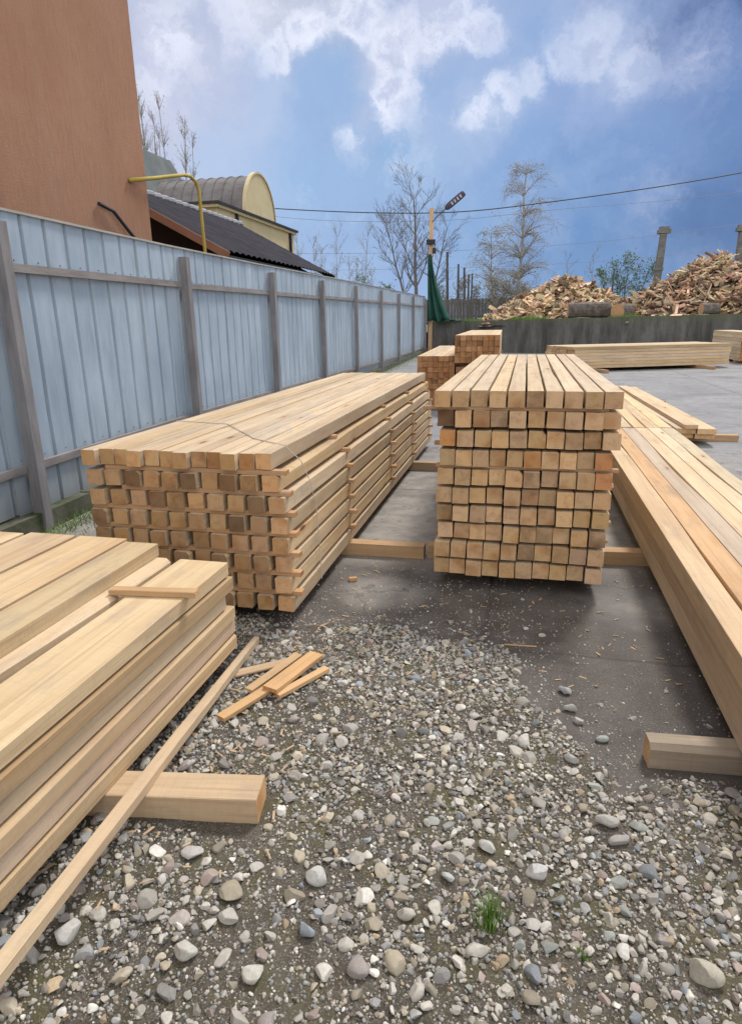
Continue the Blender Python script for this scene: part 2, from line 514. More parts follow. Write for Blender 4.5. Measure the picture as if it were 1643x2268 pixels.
# ------------------------------------------------------------------ ground
def concrete_mat():
    m, t, b = material('yard_concrete')
    tc = t.new('ShaderNodeTexCoord').outputs['Object']
    x, y, z = t.sep(tc)
    big = t.noise(tc, 0.9, 6, 0.6)
    mid = t.noise(tc, 5.5, 7, 0.65)
    fine = t.noise(tc, 70, 4, 0.7)
    col = t.mix(t.rng(big, 0.35, 0.65), (0.175, 0.175, 0.18), (0.245, 0.243, 0.245))
    dust_lift = t.rng(t.math('ADD', y, t.math('MULTIPLY', big, 3.0)), 7.5, 11.0, 1.0, 0.0, smooth=True)  # dry dust on the nearer slab, lightened to offset shade between the stacks
    col = t.mix(dust_lift, col, t.mix(t.rng(mid, 0.35, 0.6), (0.31, 0.285, 0.255), (0.25, 0.23, 0.208)))
    col = t.mix(t.rng(mid, 0.45, 0.72, 0.0, 0.5), col, (0.15, 0.142, 0.135))
    # damp dirt by the gravel; its colour also carries the middle stack's shadow
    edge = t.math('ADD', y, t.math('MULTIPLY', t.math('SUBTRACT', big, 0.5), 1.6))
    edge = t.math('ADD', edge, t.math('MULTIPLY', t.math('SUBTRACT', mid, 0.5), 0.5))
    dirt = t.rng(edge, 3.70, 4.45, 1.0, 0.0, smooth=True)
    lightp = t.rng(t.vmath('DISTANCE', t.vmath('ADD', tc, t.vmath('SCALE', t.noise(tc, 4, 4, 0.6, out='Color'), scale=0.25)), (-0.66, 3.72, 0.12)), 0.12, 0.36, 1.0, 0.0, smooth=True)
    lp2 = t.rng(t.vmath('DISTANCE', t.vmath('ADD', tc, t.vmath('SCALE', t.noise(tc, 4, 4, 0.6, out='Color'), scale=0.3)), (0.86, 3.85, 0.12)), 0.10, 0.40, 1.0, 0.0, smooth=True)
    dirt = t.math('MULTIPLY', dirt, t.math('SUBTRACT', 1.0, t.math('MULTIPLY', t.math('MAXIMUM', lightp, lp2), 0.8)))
    dirt_shade = t.mix(t.rng(mid, 0.35, 0.65), (0.038, 0.031, 0.027), (0.105, 0.090, 0.080))
    dirt_shade = t.mix(t.rng(fine, 0.56, 0.70, 0.0, 0.6), dirt_shade, (0.17, 0.155, 0.14))
    col = t.mix(t.math('MULTIPLY', dirt, 0.93), col, dirt_shade)
    # wet or oily stains further off
    st = t.rng(t.noise(t.mapping(tc, (0.5, 0.9, 1), loc=(3, 1, 0)), 1.0, 5, 0.6), 0.56, 0.66, 0.0, 0.5)
    col = t.mix(st, col, (0.10, 0.097, 0.10))
    # slab joints every 3 m
    def joint(c_, p):
        fr = t.math('ABSOLUTE', t.math('SUBTRACT', t.math('FRACT', t.math('ADD', t.math('DIVIDE', c_, p), 0.03)), 0.5))
        return t.rng(fr, 0.4965, 0.4985, 0.0, 1.0)
    wob = t.math('MULTIPLY', t.math('SUBTRACT', t.noise(tc, 3, 3), 0.5), 0.05)
    j = t.math('MAXIMUM', joint(t.math('ADD', y, wob), 3.1), joint(t.math('ADD', x, wob), 4.6))
    cr = t.new('ShaderNodeTexVoronoi', feature='DISTANCE_TO_EDGE')
    t.put(cr.inputs['Vector'], t.vmath('ADD', tc, t.vmath('SCALE', t.noise(tc, 5, 5, 0.6, out='Color'), scale=0.5)))
    cr.inputs['Scale'].default_value = 0.42
    crm = t.rng(cr.outputs['Distance'], 0.0015, 0.005, 0.6, 0.0)
    j = t.math('MAXIMUM', j, crm)
    col = t.mix(t.math('MULTIPLY', j, 0.8), col, (0.06, 0.055, 0.05))
    sp = t.rng(t.noise(tc, 150, 3, 0.6), 0.56, 0.70, 0.0, 0.45)
    col = t.mix(sp, col, (0.34, 0.32, 0.30))
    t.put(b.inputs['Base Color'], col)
    t.put(b.inputs['Roughness'], t.rng(mid, 0.3, 0.7, 0.70, 0.92))
    h = t.math('SUBTRACT', t.math('ADD', t.math('MULTIPLY', mid, 1.2), t.math('MULTIPLY', fine, 0.4)), t.math('MULTIPLY', j, 0.8))
    bump(t, b, h, 0.5, 0.012)
    return m


def soil_mat():
    m, t, b = material('gravelly_soil')
    tc = t.new('ShaderNodeTexCoord').outputs['Object']
    a = t.noise(tc, 2.3, 6, 0.6)
    c_ = t.noise(tc, 24, 6, 0.7)
    f = t.noise(tc, 160, 4, 0.7)
    col = t.mix(t.rng(a, 0.38, 0.62), (0.045, 0.037, 0.028), (0.088, 0.074, 0.056))
    col = t.mix(t.rng(c_, 0.44, 0.70, 0.0, 0.6), col, (0.15, 0.132, 0.105))
    col = t.mix(t.rng(f, 0.52, 0.66, 0.0, 0.8), col, (0.27, 0.25, 0.22))
    moss = t.rng(t.noise(tc, 3.7, 6, 0.7, w=None), 0.48, 0.64, 0.0, 0.75)
    col = t.mix(moss, col, (0.100, 0.092, 0.038))
    t.put(b.inputs['Base Color'], col)
    b.inputs['Roughness'].default_value = 0.95
    bump(t, b, t.math('ADD', t.math('MULTIPLY', c_, 1.0), t.math('MULTIPLY', f, 0.6)), 0.8, 0.012)
    return m


def vnoise(x, y, seed):
    """value noise on arrays"""
    xi, yi = np.floor(x).astype(int), np.floor(y).astype(int)
    fx, fy = x - xi, y - yi
    fx, fy = fx * fx * (3 - 2 * fx), fy * fy * (3 - 2 * fy)

    def h(i, j):
        n = (i * 374761393 + j * 668265263 + seed * 1442695041) & 0x7fffffff
        n = (n ^ (n >> 13)) * 1274126177 & 0x7fffffff
        return ((n ^ (n >> 16)) & 0xffff) / 65535.0
    a = h(xi, yi) * (1 - fx) + h(xi + 1, yi) * fx
    b_ = h(xi, yi + 1) * (1 - fx) + h(xi + 1, yi + 1) * fx
    return a * (1 - fy) + b_ * fy


def fbm(x, y, seed, o=4):
    s, a, tot = 0, 1.0, 0
    for i in range(o):
        s = s + a * vnoise(x * 2 ** i, y * 2 ** i, seed + i)
        tot += a
        a *= 0.5
    return s / tot


# far edge of the gravel as seen running over the slab
EX = np.array([-4.2, -2.4, -1.63, -1.14, -0.63, -0.29, 0.05, 0.30, 0.22, 0.40, 0.80, 1.5, 2.6])
EY = np.array([3.2, 3.15, 3.15, 2.98, 3.22, 3.12, 2.92, 2.66, 2.40, 2.22, 2.02, 1.80, 1.3])
_ex = np.linspace(-4.2, 2.6, 300)
# the edge doubles back around x = 0.3, so order by x for lookup and keep a soft shoulder
EXs = np.array([-4.2, -2.4, -1.63, -1.14, -0.63, -0.29, 0.02, 0.20, 0.34, 0.55, 0.90, 1.5, 2.6])
EYs = np.array([3.2, 3.15, 3.10, 2.95, 3.18, 3.08, 2.86, 2.52, 2.28, 2.10, 1.98, 1.80, 1.3])


def inside(x, y):
    """>0 inside the gravel (metres-ish), <0 out on the slab"""
    return np.interp(x, EXs, EYs) - y + (fbm(x * 2.6, y * 2.6, 3, 4) - 0.5) * 0.75


def gz(x, y):
    d = inside(x, y)
    k = np.clip((d + 0.10) / 0.45, 0, 1)
    k = k * k * (3 - 2 * k)
    return -0.010 + 0.022 * k + (fbm(x * 5, y * 5, 11, 4) - 0.5) * 0.022 * (0.35 + 0.65 * k) + (fbm(x * 40, y * 40, 21, 3) - 0.5) * 0.006


def grid(name, xs, ys, zf, mat):
    gx, gy = np.meshgrid(xs, ys)
    V = np.stack([gx, gy, zf(gx, gy)], -1).reshape(-1, 3)
    nx, ny = len(xs), len(ys)
    i = np.arange(nx * ny).reshape(ny, nx)
    F = np.stack([i[:-1, :-1], i[:-1, 1:], i[1:, 1:], i[1:, :-1]], -1).reshape(-1, 4)
    me = bpy.data.meshes.new(name)
    me.vertices.add(len(V)); me.vertices.foreach_set('co', V.ravel())
    me.loops.add(F.size); me.loops.foreach_set('vertex_index', F.ravel().astype(np.int32))
    me.polygons.add(len(F)); me.polygons.foreach_set('loop_start', np.arange(0, F.size, 4, dtype=np.int32))
    me.polygons.foreach_set('use_smooth', np.ones(len(F), dtype=bool))
    me.materials.append(mat)
    me.update(calc_edges=True)
    me.validate()
    return link(name, me)


FIELD = simple('field_soil', (0.10, 0.105, 0.055), (0.16, 0.14, 0.10), 0.4, 0.95, 0.4, 3)
SOIL = soil_mat()
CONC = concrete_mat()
g = MB(); g.box(-900, 900, -300, 1500, -0.5, -0.06)
tag(g.build('ground', FIELD), kind='structure')
g = MB()
g.add([(-3.62, -4, 0), (40, -4, 0), (40, 36.5, 0), (-5.25, 36.5, 0)], [(0, 1, 2, 3)])
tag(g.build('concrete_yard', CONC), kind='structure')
tag(grid('gravel_bed', np.linspace(-3.9, 2.3, 460), np.linspace(-0.6, 3.75, 330), gz, SOIL), kind='structure')


# ------------------------------------------------------------------ gravel
def ico(sub):
    p = (1 + 5 ** 0.5) / 2
    V = [(-1, p, 0), (1, p, 0), (-1, -p, 0), (1, -p, 0), (0, -1, p), (0, 1, p), (0, -1, -p), (0, 1, -p), (p, 0, -1), (p, 0, 1), (-p, 0, -1), (-p, 0, 1)]
    V = [np.array(v) / np.linalg.norm(v) for v in V]
    F = [(0, 11, 5), (0, 5, 1), (0, 1, 7), (0, 7, 10), (0, 10, 11), (1, 5, 9), (5, 11, 4), (11, 10, 2), (10, 7, 6), (7, 1, 8),
         (3, 9, 4), (3, 4, 2), (3, 2, 6), (3, 6, 8), (3, 8, 9), (4, 9, 5), (2, 4, 11), (6, 2, 10), (8, 6, 7), (9, 8, 1)]
    for _ in range(sub):
        mid, nf = {}, []

        def m(a, b_):
            k = (min(a, b_), max(a, b_))
            if k not in mid:
                v = V[a] + V[b_]; V.append(v / np.linalg.norm(v)); mid[k] = len(V) - 1
            return mid[k]
        for a, b_, c_ in F:
            ab, bc_, ca = m(a, b_), m(b_, c_), m(c_, a)
            nf += [(a, ab, ca), (b_, bc_, ab), (c_, ca, bc_), (ab, bc_, ca)]
        F = nf
    return np.array(V), np.array(F)


def pebble(sub, cuts, depth, r):
    V, F = ico(sub)
    V = V.copy()
    for _ in range(cuts):
        n = r.normal(size=3); n /= np.linalg.norm(n)
        d = r.uniform(depth, 0.97)
        q = V @ n
        V = V - np.maximum(q - d, 0)[:, None] * n * 0.93
    for _ in range(3):
        k = r.normal(size=3) * 1.6; V = V * (1 + 0.05 * np.sin(V @ k + r.uniform(0, 6)))[:, None]
    V = V * np.array([1.0, r.uniform(0.62, 0.95), r.uniform(0.42, 0.72)])
    return V, F


def stone_mat():
    m, t, b = material('pebble_stone')
    at = t.new('ShaderNodeAttribute'); at.attribute_name = 'tint'
    tc = t.new('ShaderNodeTexCoord').outputs['Object']
    n = t.noise(tc, 90, 5, 0.65)
    n2 = t.noise(tc, 420, 3, 0.7)
    col = t.mix(t.rng(n, 0.35, 0.65, 0.0, 0.35), at.outputs['Color'], (0.17, 0.15, 0.125))
    col = t.mix(t.rng(n2, 0.52, 0.68, 0.0, 0.35), col, (0.52, 0.50, 0.46))
    t.put(b.inputs['Base Color'], col)
    b.inputs['Roughness'].default_value = 0.8
    bump(t, b, t.math('ADD', n, n2), 0.3, 0.003)
    return m


STONE = stone_mat()
PAL = np.array([(.42, .385, .32), (.36, .33, .27), (.49, .46, .40), (.30, .275, .235), (.27, .27, .265), (.21, .245, .285), (.40, .335, .225),
                (.33, .27, .17), (.38, .26, .125), (.28, .20, .165), (.56, .53, .48), (.17, .16, .15), (.24, .265, .235), (.36, .30, .275)])
PW = np.array([17, 16, 10, 14, 8, 5, 11, 9, 4, 5, 4, 8, 5, 7], float); PW /= PW.sum()


def scatter(groups, r):
    """groups of (pos, radius, protos) -> one mesh with per-vertex tint"""
    VV, FF, CC, off = [], [], [], 0
    for P, rad, protos, tilt in groups:
        which = r.integers(0, len(protos), len(P))
        for k, (PV, PF) in enumerate(protos):
            idx = np.where(which == k)[0]
            if not len(idx):
                continue
            n = len(idx)
            yaw = r.uniform(0, 2 * np.pi, n); tx = r.normal(0, tilt, n); ty = r.normal(0, tilt, n)
            cy_, sy_ = np.cos(yaw), np.sin(yaw)
            Rz = np.zeros((n, 3, 3)); Rz[:, 0, 0] = cy_; Rz[:, 0, 1] = -sy_; Rz[:, 1, 0] = sy_; Rz[:, 1, 1] = cy_; Rz[:, 2, 2] = 1
            Rx = np.zeros((n, 3, 3)); Rx[:, 0, 0] = 1; Rx[:, 1, 1] = np.cos(tx); Rx[:, 1, 2] = -np.sin(tx); Rx[:, 2, 1] = np.sin(tx); Rx[:, 2, 2] = np.cos(tx)
            Ry = np.zeros((n, 3, 3)); Ry[:, 1, 1] = 1; Ry[:, 0, 0] = np.cos(ty); Ry[:, 0, 2] = np.sin(ty); Ry[:, 2, 0] = -np.sin(ty); Ry[:, 2, 2] = np.cos(ty)
            Rm = Rx @ Ry @ Rz
            V = np.einsum('nij,vj->nvi', Rm, PV) * rad[idx][:, None, None]
            V = V + P[idx][:, None, :]
            F = PF[None] + (np.arange(n) * len(PV))[:, None, None] + off
            c = PAL[r.choice(len(PAL), n, p=PW)]
            c = (c * 0.72 + c.mean(1, keepdims=True) * 0.28) * r.uniform(0.66, 1.50, n)[:, None]
            C = np.repeat(np.concatenate([c, np.ones((n, 1))], 1)[:, None, :], len(PV), 1)
            VV.append(V.reshape(-1, 3)); FF.append(F.reshape(-1, 3)); CC.append(C.reshape(-1, 4))
            off += n * len(PV)
    return np.concatenate(VV), np.concatenate(FF), np.concatenate(CC)


def trimesh(name, V, F, C, mat, smooth=False):
    me = bpy.data.meshes.new(name)
    me.vertices.add(len(V)); me.vertices.foreach_set('co', V.astype(np.float32).ravel())
    me.loops.add(F.size); me.loops.foreach_set('vertex_index', F.astype(np.int32).ravel())
    me.polygons.add(len(F)); me.polygons.foreach_set('loop_start', np.arange(0, F.size, 3, dtype=np.int32))
    me.polygons.foreach_set('use_smooth', np.full(len(F), smooth, dtype=bool))
    a = me.attributes.new('tint', 'FLOAT_COLOR', 'POINT')
    a.data.foreach_set('color', C.astype(np.float32).ravel())
    me.materials.append(mat)
    me.update(calc_edges=True)
    return me


big_p = [pebble(3, 13, 0.42, rng) for _ in range(14)]
mid_p = [pebble(2, 14, 0.38, rng) for _ in range(20)]
sml_p = [pebble(1, 5, 0.45, rng) for _ in range(8)]
tiny_p = [pebble(0, 1, 0.7, rng) for _ in range(5)]

# photographed stones that stand out: placed one by one
NOTABLE = [
    (-1.13, 1.13, .046, (.46, .45, .42), 1.15, 'large pale round stone in the lower left corner beside the long thin batten'),
    (-0.79, 1.15, .038, (.45, .43, .38), 1.0, 'pale oval stone lying right of the large round stone at lower left'),
    (-0.525, 1.455, .042, (.50, .49, .46), 1.05, 'heart shaped pale grey stone in the bare patch below the thick squared block'),
    (-0.50, 1.275, .036, (.29, .33, .37), 0.75, 'smooth upright blue grey stone below the heart shaped pale stone'),
    (-0.59, 1.13, .037, (.50, .48, .42), 0.9, 'pale cream stone near the bottom edge left of centre'),
    (-0.245, 1.385, .034, (.45, .43, .37), 0.95, 'squarish cream stone left of the green grass tuft'),
    (-0.035, 1.665, .038, (.45, .44, .41), 0.6, 'long flat pale stone above the green grass tuft'),
    (0.115, 1.60, .043, (.55, .54, .52), 0.7, 'whitish jagged stone right of the green grass tuft'),
    (0.246, 2.655, .040, (.36, .37, .37), 0.6, 'smooth grey egg shaped stone on the dark slab, farthest of three in a row'),
    (0.262, 2.515, .039, (.44, .43, .41), 0.55, 'flat light grey stone on the dark slab, middle of three in a row'),
    (0.285, 2.43, .032, (.42, .41, .39), 0.5, 'small flat grey stone on the dark slab, nearest of three in a row'),
    (0.245, 2.165, .036, (.45, .44, .42), 0.6, 'smooth pale oval pebble left of the weathered block under the right stack'),
    (0.333, 1.86, .045, (.41, .39, .36), 0.6, 'wide pale grey flat stone in the gravel at right below the weathered block'),
    (0.365, 1.79, .040, (.40, .38, .35), 0.6, 'light slab like stone just below the wide flat one at right'),
    (-0.15, 1.53, .033, (.42, .43, .42), 0.5, 'long narrow pale stone above left of the green grass tuft'),
    (0.515, 1.365, .048, (.41, .38, .31), 0.8, 'biggest sandy angular stone in the lower right corner'),
    (-0.93, 1.455, .036, (.42, .40, .38), 1.1, 'tall tan pinkish stone in the dark soil below the thick squared block'),
    (-0.75, 1.35, .042, (.33, .29, .21), 1.0, 'ochre brown stone between the tall tan stone and the heart shaped one'),
    (0.366, 2.33, .030, (.33, .36, .34), 0.7, 'greenish grey stone beside the left end of the weathered block'),
    (-0.72, 1.27, .036, (.42, .40, .36), 0.9, 'light rough stone right of the pale oval one at lower left'),
]
placed = [(n[0], n[1], n[2]) for n in NOTABLE]
for i, (x, y, r, c, asp, lab) in enumerate(NOTABLE):
    V, F = pebble(3, 10, 0.52, np.random.default_rng(100 + i))
    V = V * r * 0.88
    V[:, 1] *= asp
    z0 = float(gz(np.array([x]), np.array([y]))[0])
    z0 = max(z0, 0.0)
    C = np.tile((*c, 1), (len(V), 1))
    o = link('stone', trimesh('stone', V, F, C, STONE), None, (x, y, z0 + r * 0.34), (0, 0, random.uniform(-0.6, 0.6)))
    tag(o, lab, 'stone', 'larger stones lying in the gravel')

# solid things the gravel must not run through
BLOCKS = [(-3.0, -1.28, -2, 2.62), (-1.4, -0.78, 1.56, 1.76), (0.50, 2.0, 2.18, 2.36), (-2.5, -1.15, 3.03, 9)]


def blocked(x, y, h_ok=0.0):
    m = np.zeros(len(x), bool)
    for (a, b_, c_, d_) in BLOCKS[1:3]:
        m |= (x > a - .01) & (x < b_ + .01) & (y > c_ - .01) & (y < d_ + .01)
    return m


def throw(n, rlo, rhi, dens, seed, minsep=0.0, pw=1.0, x0=-2.6, x1=1.75, y0=0.35, y1=4.3):
    r = np.random.default_rng(seed)
    x = r.uniform(x0, x1, n); y = r.uniform(y0, y1, n)
    d = inside(x, y)
    keep = r.uniform(size=n) < dens(x, y, d)
    keep &= ~blocked(x, y)
    # off camera to the left under the plank stack: thin it
    x, y, d = x[keep], y[keep], d[keep]
    rad = rlo + (rhi - rlo) * r.uniform(size=len(x)) ** pw
    for (px, py, pr) in placed[:20]:
        k = np.hypot(x - px, y - py) > pr * 0.9 + rad * 0.8
        x, y, rad = x[k], y[k], rad[k]
    if minsep:
        cell, out, taken = rhi * 2, [], {}
        order = np.argsort(-rad)
        for i in order:
            cx_, cy_ = int(x[i] / cell), int(y[i] / cell)
            ok = True
            for a in (-1, 0, 1):
                for b_ in (-1, 0, 1):
                    for j in taken.get((cx_ + a, cy_ + b_), ()):
                        if (x[i] - x[j]) ** 2 + (y[i] - y[j]) ** 2 < (minsep * (rad[i] + rad[j])) ** 2:
                            ok = False; break
                    if not ok: break
                if not ok: break
            if ok:
                taken.setdefault((cx_, cy_), []).append(i); out.append(i)
        x, y, rad = x[out], y[out], rad[out]
    z = np.maximum(gz(x, y), 0.0 if True else 0)
    z = np.where(inside(x, y) > 0, gz(x, y), np.maximum(gz(x, y), 0.0))
    return np.stack([x, y, z + rad * 0.16], 1), rad


def bare(x, y):
    """patches of trodden soil with few stones"""
    b_ = fbm(x * 1.5 + 3, y * 1.9, 41, 3)
    p = np.clip((b_ - 0.50) / 0.14, 0, 1) * .8
    p = np.maximum(p, np.clip(1.1 - np.hypot((x - 0.10) / 0.42, (y - 1.42) / 0.26), 0, 1) * 0.65)
    p = np.maximum(p, np.clip(1.2 - np.hypot((x + 0.95) / 0.55, (y - 1.50) / 0.35), 0, 1) * 0.50)
    p = np.maximum(p, np.clip(1.2 - np.hypot((x + 0.75) / 0.35, (y - 2.2) / 0.35), 0, 1) * 0.65)
    full = np.clip(1.25 - np.hypot((x + 0.15) / 0.75, (y - 2.05) / 0.42), 0, 1)
    return np.clip(p - full * 0.9, 0, 1)


def dens_mid(x, y, d):
    k = np.clip((d - 0.02) / 0.18, 0, 1)
    patch = np.clip((fbm(x * 4.3, y * 4.3, 63, 3) - 0.34) / 0.22, 0.22, 1)
    return k * patch * (1 - 0.85 * bare(x, y)) + 0.006 * (d < 0.02) * (d > -0.6)


def dens_small(x, y, d):
    k = np.clip((d + 0.16) / 0.32, 0, 1)
    return k * (1 - 0.15 * bare(x, y)) + 0.02


def dens_big(x, y, d):
    return np.clip((d - 0.02) / 0.2, 0, 1) * (1 - 0.45 * bare(x, y)) * 0.8


grp = []
P, R_ = throw(5200, .0185, .034, dens_big, 1, 0.98, 2.2); grp.append((P, R_, big_p, 0.28))
P, R_ = throw(30000, .0090, .0200, dens_mid, 2, 0.80, 1.0); grp.append((P, R_, mid_p, 0.38))
P, R_ = throw(24000, .0065, .0150, dens_mid, 5, 0.78, 1.0); P[:, 2] += 0.003; grp.append((P, R_, mid_p, 0.5))
P, R_ = throw(70000, .0034, .0085, dens_small, 3, 0.0, 1.4); grp.append((P, R_, sml_p, 0.5))
P, R_ = throw(60000, .0015, .0036, lambda x, y, d: np.clip((d + 0.3) / 0.4, 0.10, 1), 4, 0.0, 1.5); grp.append((P, R_, tiny_p, 0.6))
P, R_ = throw(800, .006, .023, lambda x, y, d: np.clip((d + 1.1) / 1.0, 0, 1) * (d < 0.06) * (x > -0.5), 12, 1.0, 2.0); grp.append((P, R_, mid_p, 0.3))
P, R_ = throw(42000, .0012, .0062, lambda x, y, d: np.clip((d + 1.3) / 1.3, 0, 1) ** 1.6 * (d < 0.06), 13, 0.0, 1.8); grp.append((P, R_, sml_p, 0.3))
V, F, C = scatter(grp, rng)
tag(link('gravel', trimesh('gravel', V, F, C, STONE)), 'loose river gravel and pebbles spread over the foreground soil', 'gravel', kind='stuff')

# grit and crumbs on the slab, chips of bark
r = np.random.default_rng(9)
n = 1500
x = r.uniform(-1.2, 6, n); y = r.uniform(2.6, 16, n)
Pp = np.stack([x, y, np.full(n, 0.002)], 1)
V, F, C = scatter([(Pp, r.uniform(.002, .010, n) * (r.uniform(size=n) ** 2 + 0.3), sml_p, 0.4)], rng)
tag(link('grit', trimesh('grit', V, F, C, STONE)), 'scattered grit and small stones on the concrete yard', 'grit', kind='stuff')

chips = MB()
rc = random.Random(77)
for i in range(420):
    if rc.random() < .5:
        x, y = rc.uniform(-1.15, 0.8), rc.uniform(2.7, 5.5)
    else:
        x, y = rc.gauss(-1.0, .22), rc.gauss(2.3, .6)
    if -1.4 < x < -0.78 and 1.55 < y < 1.77: continue
    z = max(0.0, float(gz(np.array([x]), np.array([y]))[0])) + (.012 if inside(np.array([x]), np.array([y]))[0] > 0 else .001)
    L_ = rc.uniform(.008, .045); a = rc.uniform(0, 6.28)
    chips.obox((x, y, z), (x + math.cos(a) * L_, y + math.sin(a) * L_, z + rc.uniform(-.002, .006)), rc.uniform(.003, .009), rc.uniform(.001, .003))
CHIP = simple('wood_chip', (0.50, 0.37, 0.23), (0.36, 0.25, 0.15), 30, .9, .1)
tag(chips.build('wood_chips', CHIP), 'small wood chips and splinters strewn over slab and gravel', 'wood chips', kind='stuff')

# ------------------------------------------------------------------ centre stack
ROWS = [(-.496, .527, 1.121), (-.476, .531, 1.010), (-.463, .536, .897), (-.461, .502, .786), (-.468, .512, .672), (-.479, .510, .556),
        (-.477, .509, .440), (-.469, .501, .326), (-.484, .502, .212), (-.489, .497, .097)]
CY, CL = 3.736, 4.0
BW = 0.0905
zs = [0.097 + 0.1140 * i for i in range(10)][::-1]
for ri, (xl, xr, _) in enumerate(ROWS):
    z = zs[ri]
    pitch = (xr - xl - BW) / 9
    for ci in range(10):
        x = xl + BW / 2 + pitch * ci + (random.random() - .5) * 0.004
        dy = (random.random() - .5) * 0.05
        bwv = random.choice((0.0895, 0.0925, 0.0945))
        t_ = tone(0.95, 0.07)
        if ri == 1 and ci == 0: t_ = (0.30, 0.27, 0.28)
        if ri == 1 and ci == 2: t_ = (0.70, 0.62, 0.58)
        if ri in (3, 4) and ci == 9: t_ = (0.78, 0.58, 0.48)
        if ri == 2 and ci == 0: t_ = (0.85, 0.66, 0.52)
        if ri == 3 and ci == 5: t_ = (0.92, 0.74, 0.60)
        lab = f"{look(t_)} squared beam, {ORD[ci + 1]} from the fence, {down(ri, 10)}, tall middle stack"
        timber('timber_beam', bwv, 0.0925, CL, (x, CY + dy, z), ((random.random() - .5) * 0.0006, (random.random() - .5) * (0.05 if ri else 0.02), (random.random() - .5) * 0.0012),
               lab, 'beam', 'squared beams of the middle stack', tone=t_, mats=(WOOD_FRESH, END))
    if ri < 9:
        for si, yy in enumerate((CY + (0.05 if ri in (0, 3) else 0.16), CY + 1.3, CY + 2.6, CY + 3.9)):
            zsl = z - 0.114 + 0.0930
            x0_ = -0.50 + (random.random() - .5) * 0.03
            if ri == 0 and si == 0: x0_ = -0.565
            wh = ['at the front end', 'a third of the way back', 'two thirds of the way back', 'at the far end'][si]
            timber('spacer_slat', 0.045, 0.0200, 1.03, (x0_, yy, zsl), (0, 0, -math.pi / 2),
                   f"thin slat {wh}, under the {down(ri, 10)}, middle stack", 'slat', 'spacer slats in the middle stack', tone=(0.82, 0.66, 0.56))

# ------------------------------------------------------------------ left tall stack with spacer slats
LY, LL = 3.031, 5.35
lrows = [(-2.325, -1.243), (-2.317, -1.206), (-2.310, -1.168), (-2.316, -1.163), (-2.314, -1.160), (-2.312, -1.159), (-2.310, -1.156), (-2.308, -1.153)]
for ri in range(8):
    z = 0.093 + (7 - ri) * 0.1110
    xl, xr = lrows[ri]
    ncol = 12 if ri == 0 else 10
    bw, bh = (0.0885 if ri else 0.0825, 0.0850)
    pitch = (xr - xl - bw) / (ncol - 1)
    for ci in range(ncol):
        x = xl + bw / 2 + pitch * ci + (random.random() - .5) * (0.001 if ri == 0 else 0.014) * (0 if ci in (0, ncol - 1) else 1)
        dy = (random.random() - .5) * 0.03 if ri else (0.015 if ci % 3 else -0.02)
        t_ = tone(0.80 if ri < 5 else 0.76, 0.12)
        t_ = (t_[0], t_[1] * 0.93, t_[2] * 0.86)
        if ri == 0: t_ = (t_[0] * 1.10, t_[1] * 1.12, t_[2] * 1.12)
        if ci == ncol - 1: t_ = (1.0, 0.92, 0.88)
        if (ri, ci) in ((1, 2), (1, 5), (1, 7), (2, 3), (2, 8), (3, 0), (3, 7)): t_ = (0.40, 0.36, 0.34)
        if ri == 0 and ci in (8, 10): t_ = (0.70, 0.58, 0.50)
        lab = f"{look(t_)} squared beam, {ORD[ci + 1]} from the fence, {down(ri, 8)}, slatted stack"
        timber('timber_beam', bw, bh, LL + (0.06 if ri % 2 else 0), (x, LY + dy, z + (random.random() * 0.005 if ri == 0 else 0)), ((random.random() - .5) * 0.0006, (random.random() - .5) * (0.09 if ri else 0.03), (random.random() - .5) * 0.0014),
               lab, 'beam', 'squared beams of the stack by the fence', tone=t_, mats=(WOOD_FRESH, END))
    if ri < 7:
        ys = [LY + 0.045, LY + 1.25 + (0 if ri else -0.12), LY + 2.75, LY + 3.95, LY + 5.2]
        for si, yy in enumerate(ys):
            zsl = z - 0.111 + bh + 0.0006
            x1_ = xr + 0.035 + (random.random() - .3) * 0.02
            if si == 0 and ri < 2: x1_ += 0.03
            x0_ = xl + (0.11 if (ri == 0) else 0.19 if (ri == 1 and si == 0) else -0.01)
            wh = ['at the front end', 'a quarter of the way along', 'halfway along', 'three quarters along', 'at the far end'][si]
            timber('spacer_slat', 0.05, 0.0254, round(x1_ - x0_, 2), (x0_, yy, zsl), (0, 0, -math.pi / 2),
                   f"thin slat {wh}, under the {down(ri, 8)}, slatted stack", 'slat', 'spacer slats in the stack by the fence',
                   tone=(0.88, 0.70, 0.58))

# binding cord over the left stack, and a scrap of torn film on top
CORD = simple('white_cord', (0.55, 0.52, 0.46), (0.45, 0.42, 0.36), 40, 0.7)
c_ = MB()
ztop = 0.093 + 7 * 0.111 + 0.0875
c_.tube([(-2.34, 4.05, 0.30), (-2.34, 4.05, ztop - 0.01), (-2.33, 4.05, ztop + 0.003), (-1.9, 3.95, ztop + 0.004), (-1.5, 3.45, ztop + 0.004), (-1.242, 3.27, ztop + 0.003), (-1.236, 3.275, ztop - 0.01),
         (-1.190, 3.36, 0.86), (-1.158, 3.42, 0.72), (-1.150, 3.48, 0.55), (-1.146, 3.50, 0.30), (-1.140, 3.50, 0.10)], 0.0028, 5)
tag(c_.build('binding_cord', CORD), 'thin pale cord looped over and down the side of the stack by the fence', 'cord')


def film_mat():
    m, t, b = material('clear_film')
    b.inputs['Base Color'].default_value = (0.62, 0.64, 0.66, 1)
    b.inputs['Roughness'].default_value = 0.25
    b.inputs['Alpha'].default_value = 0.16
    return m


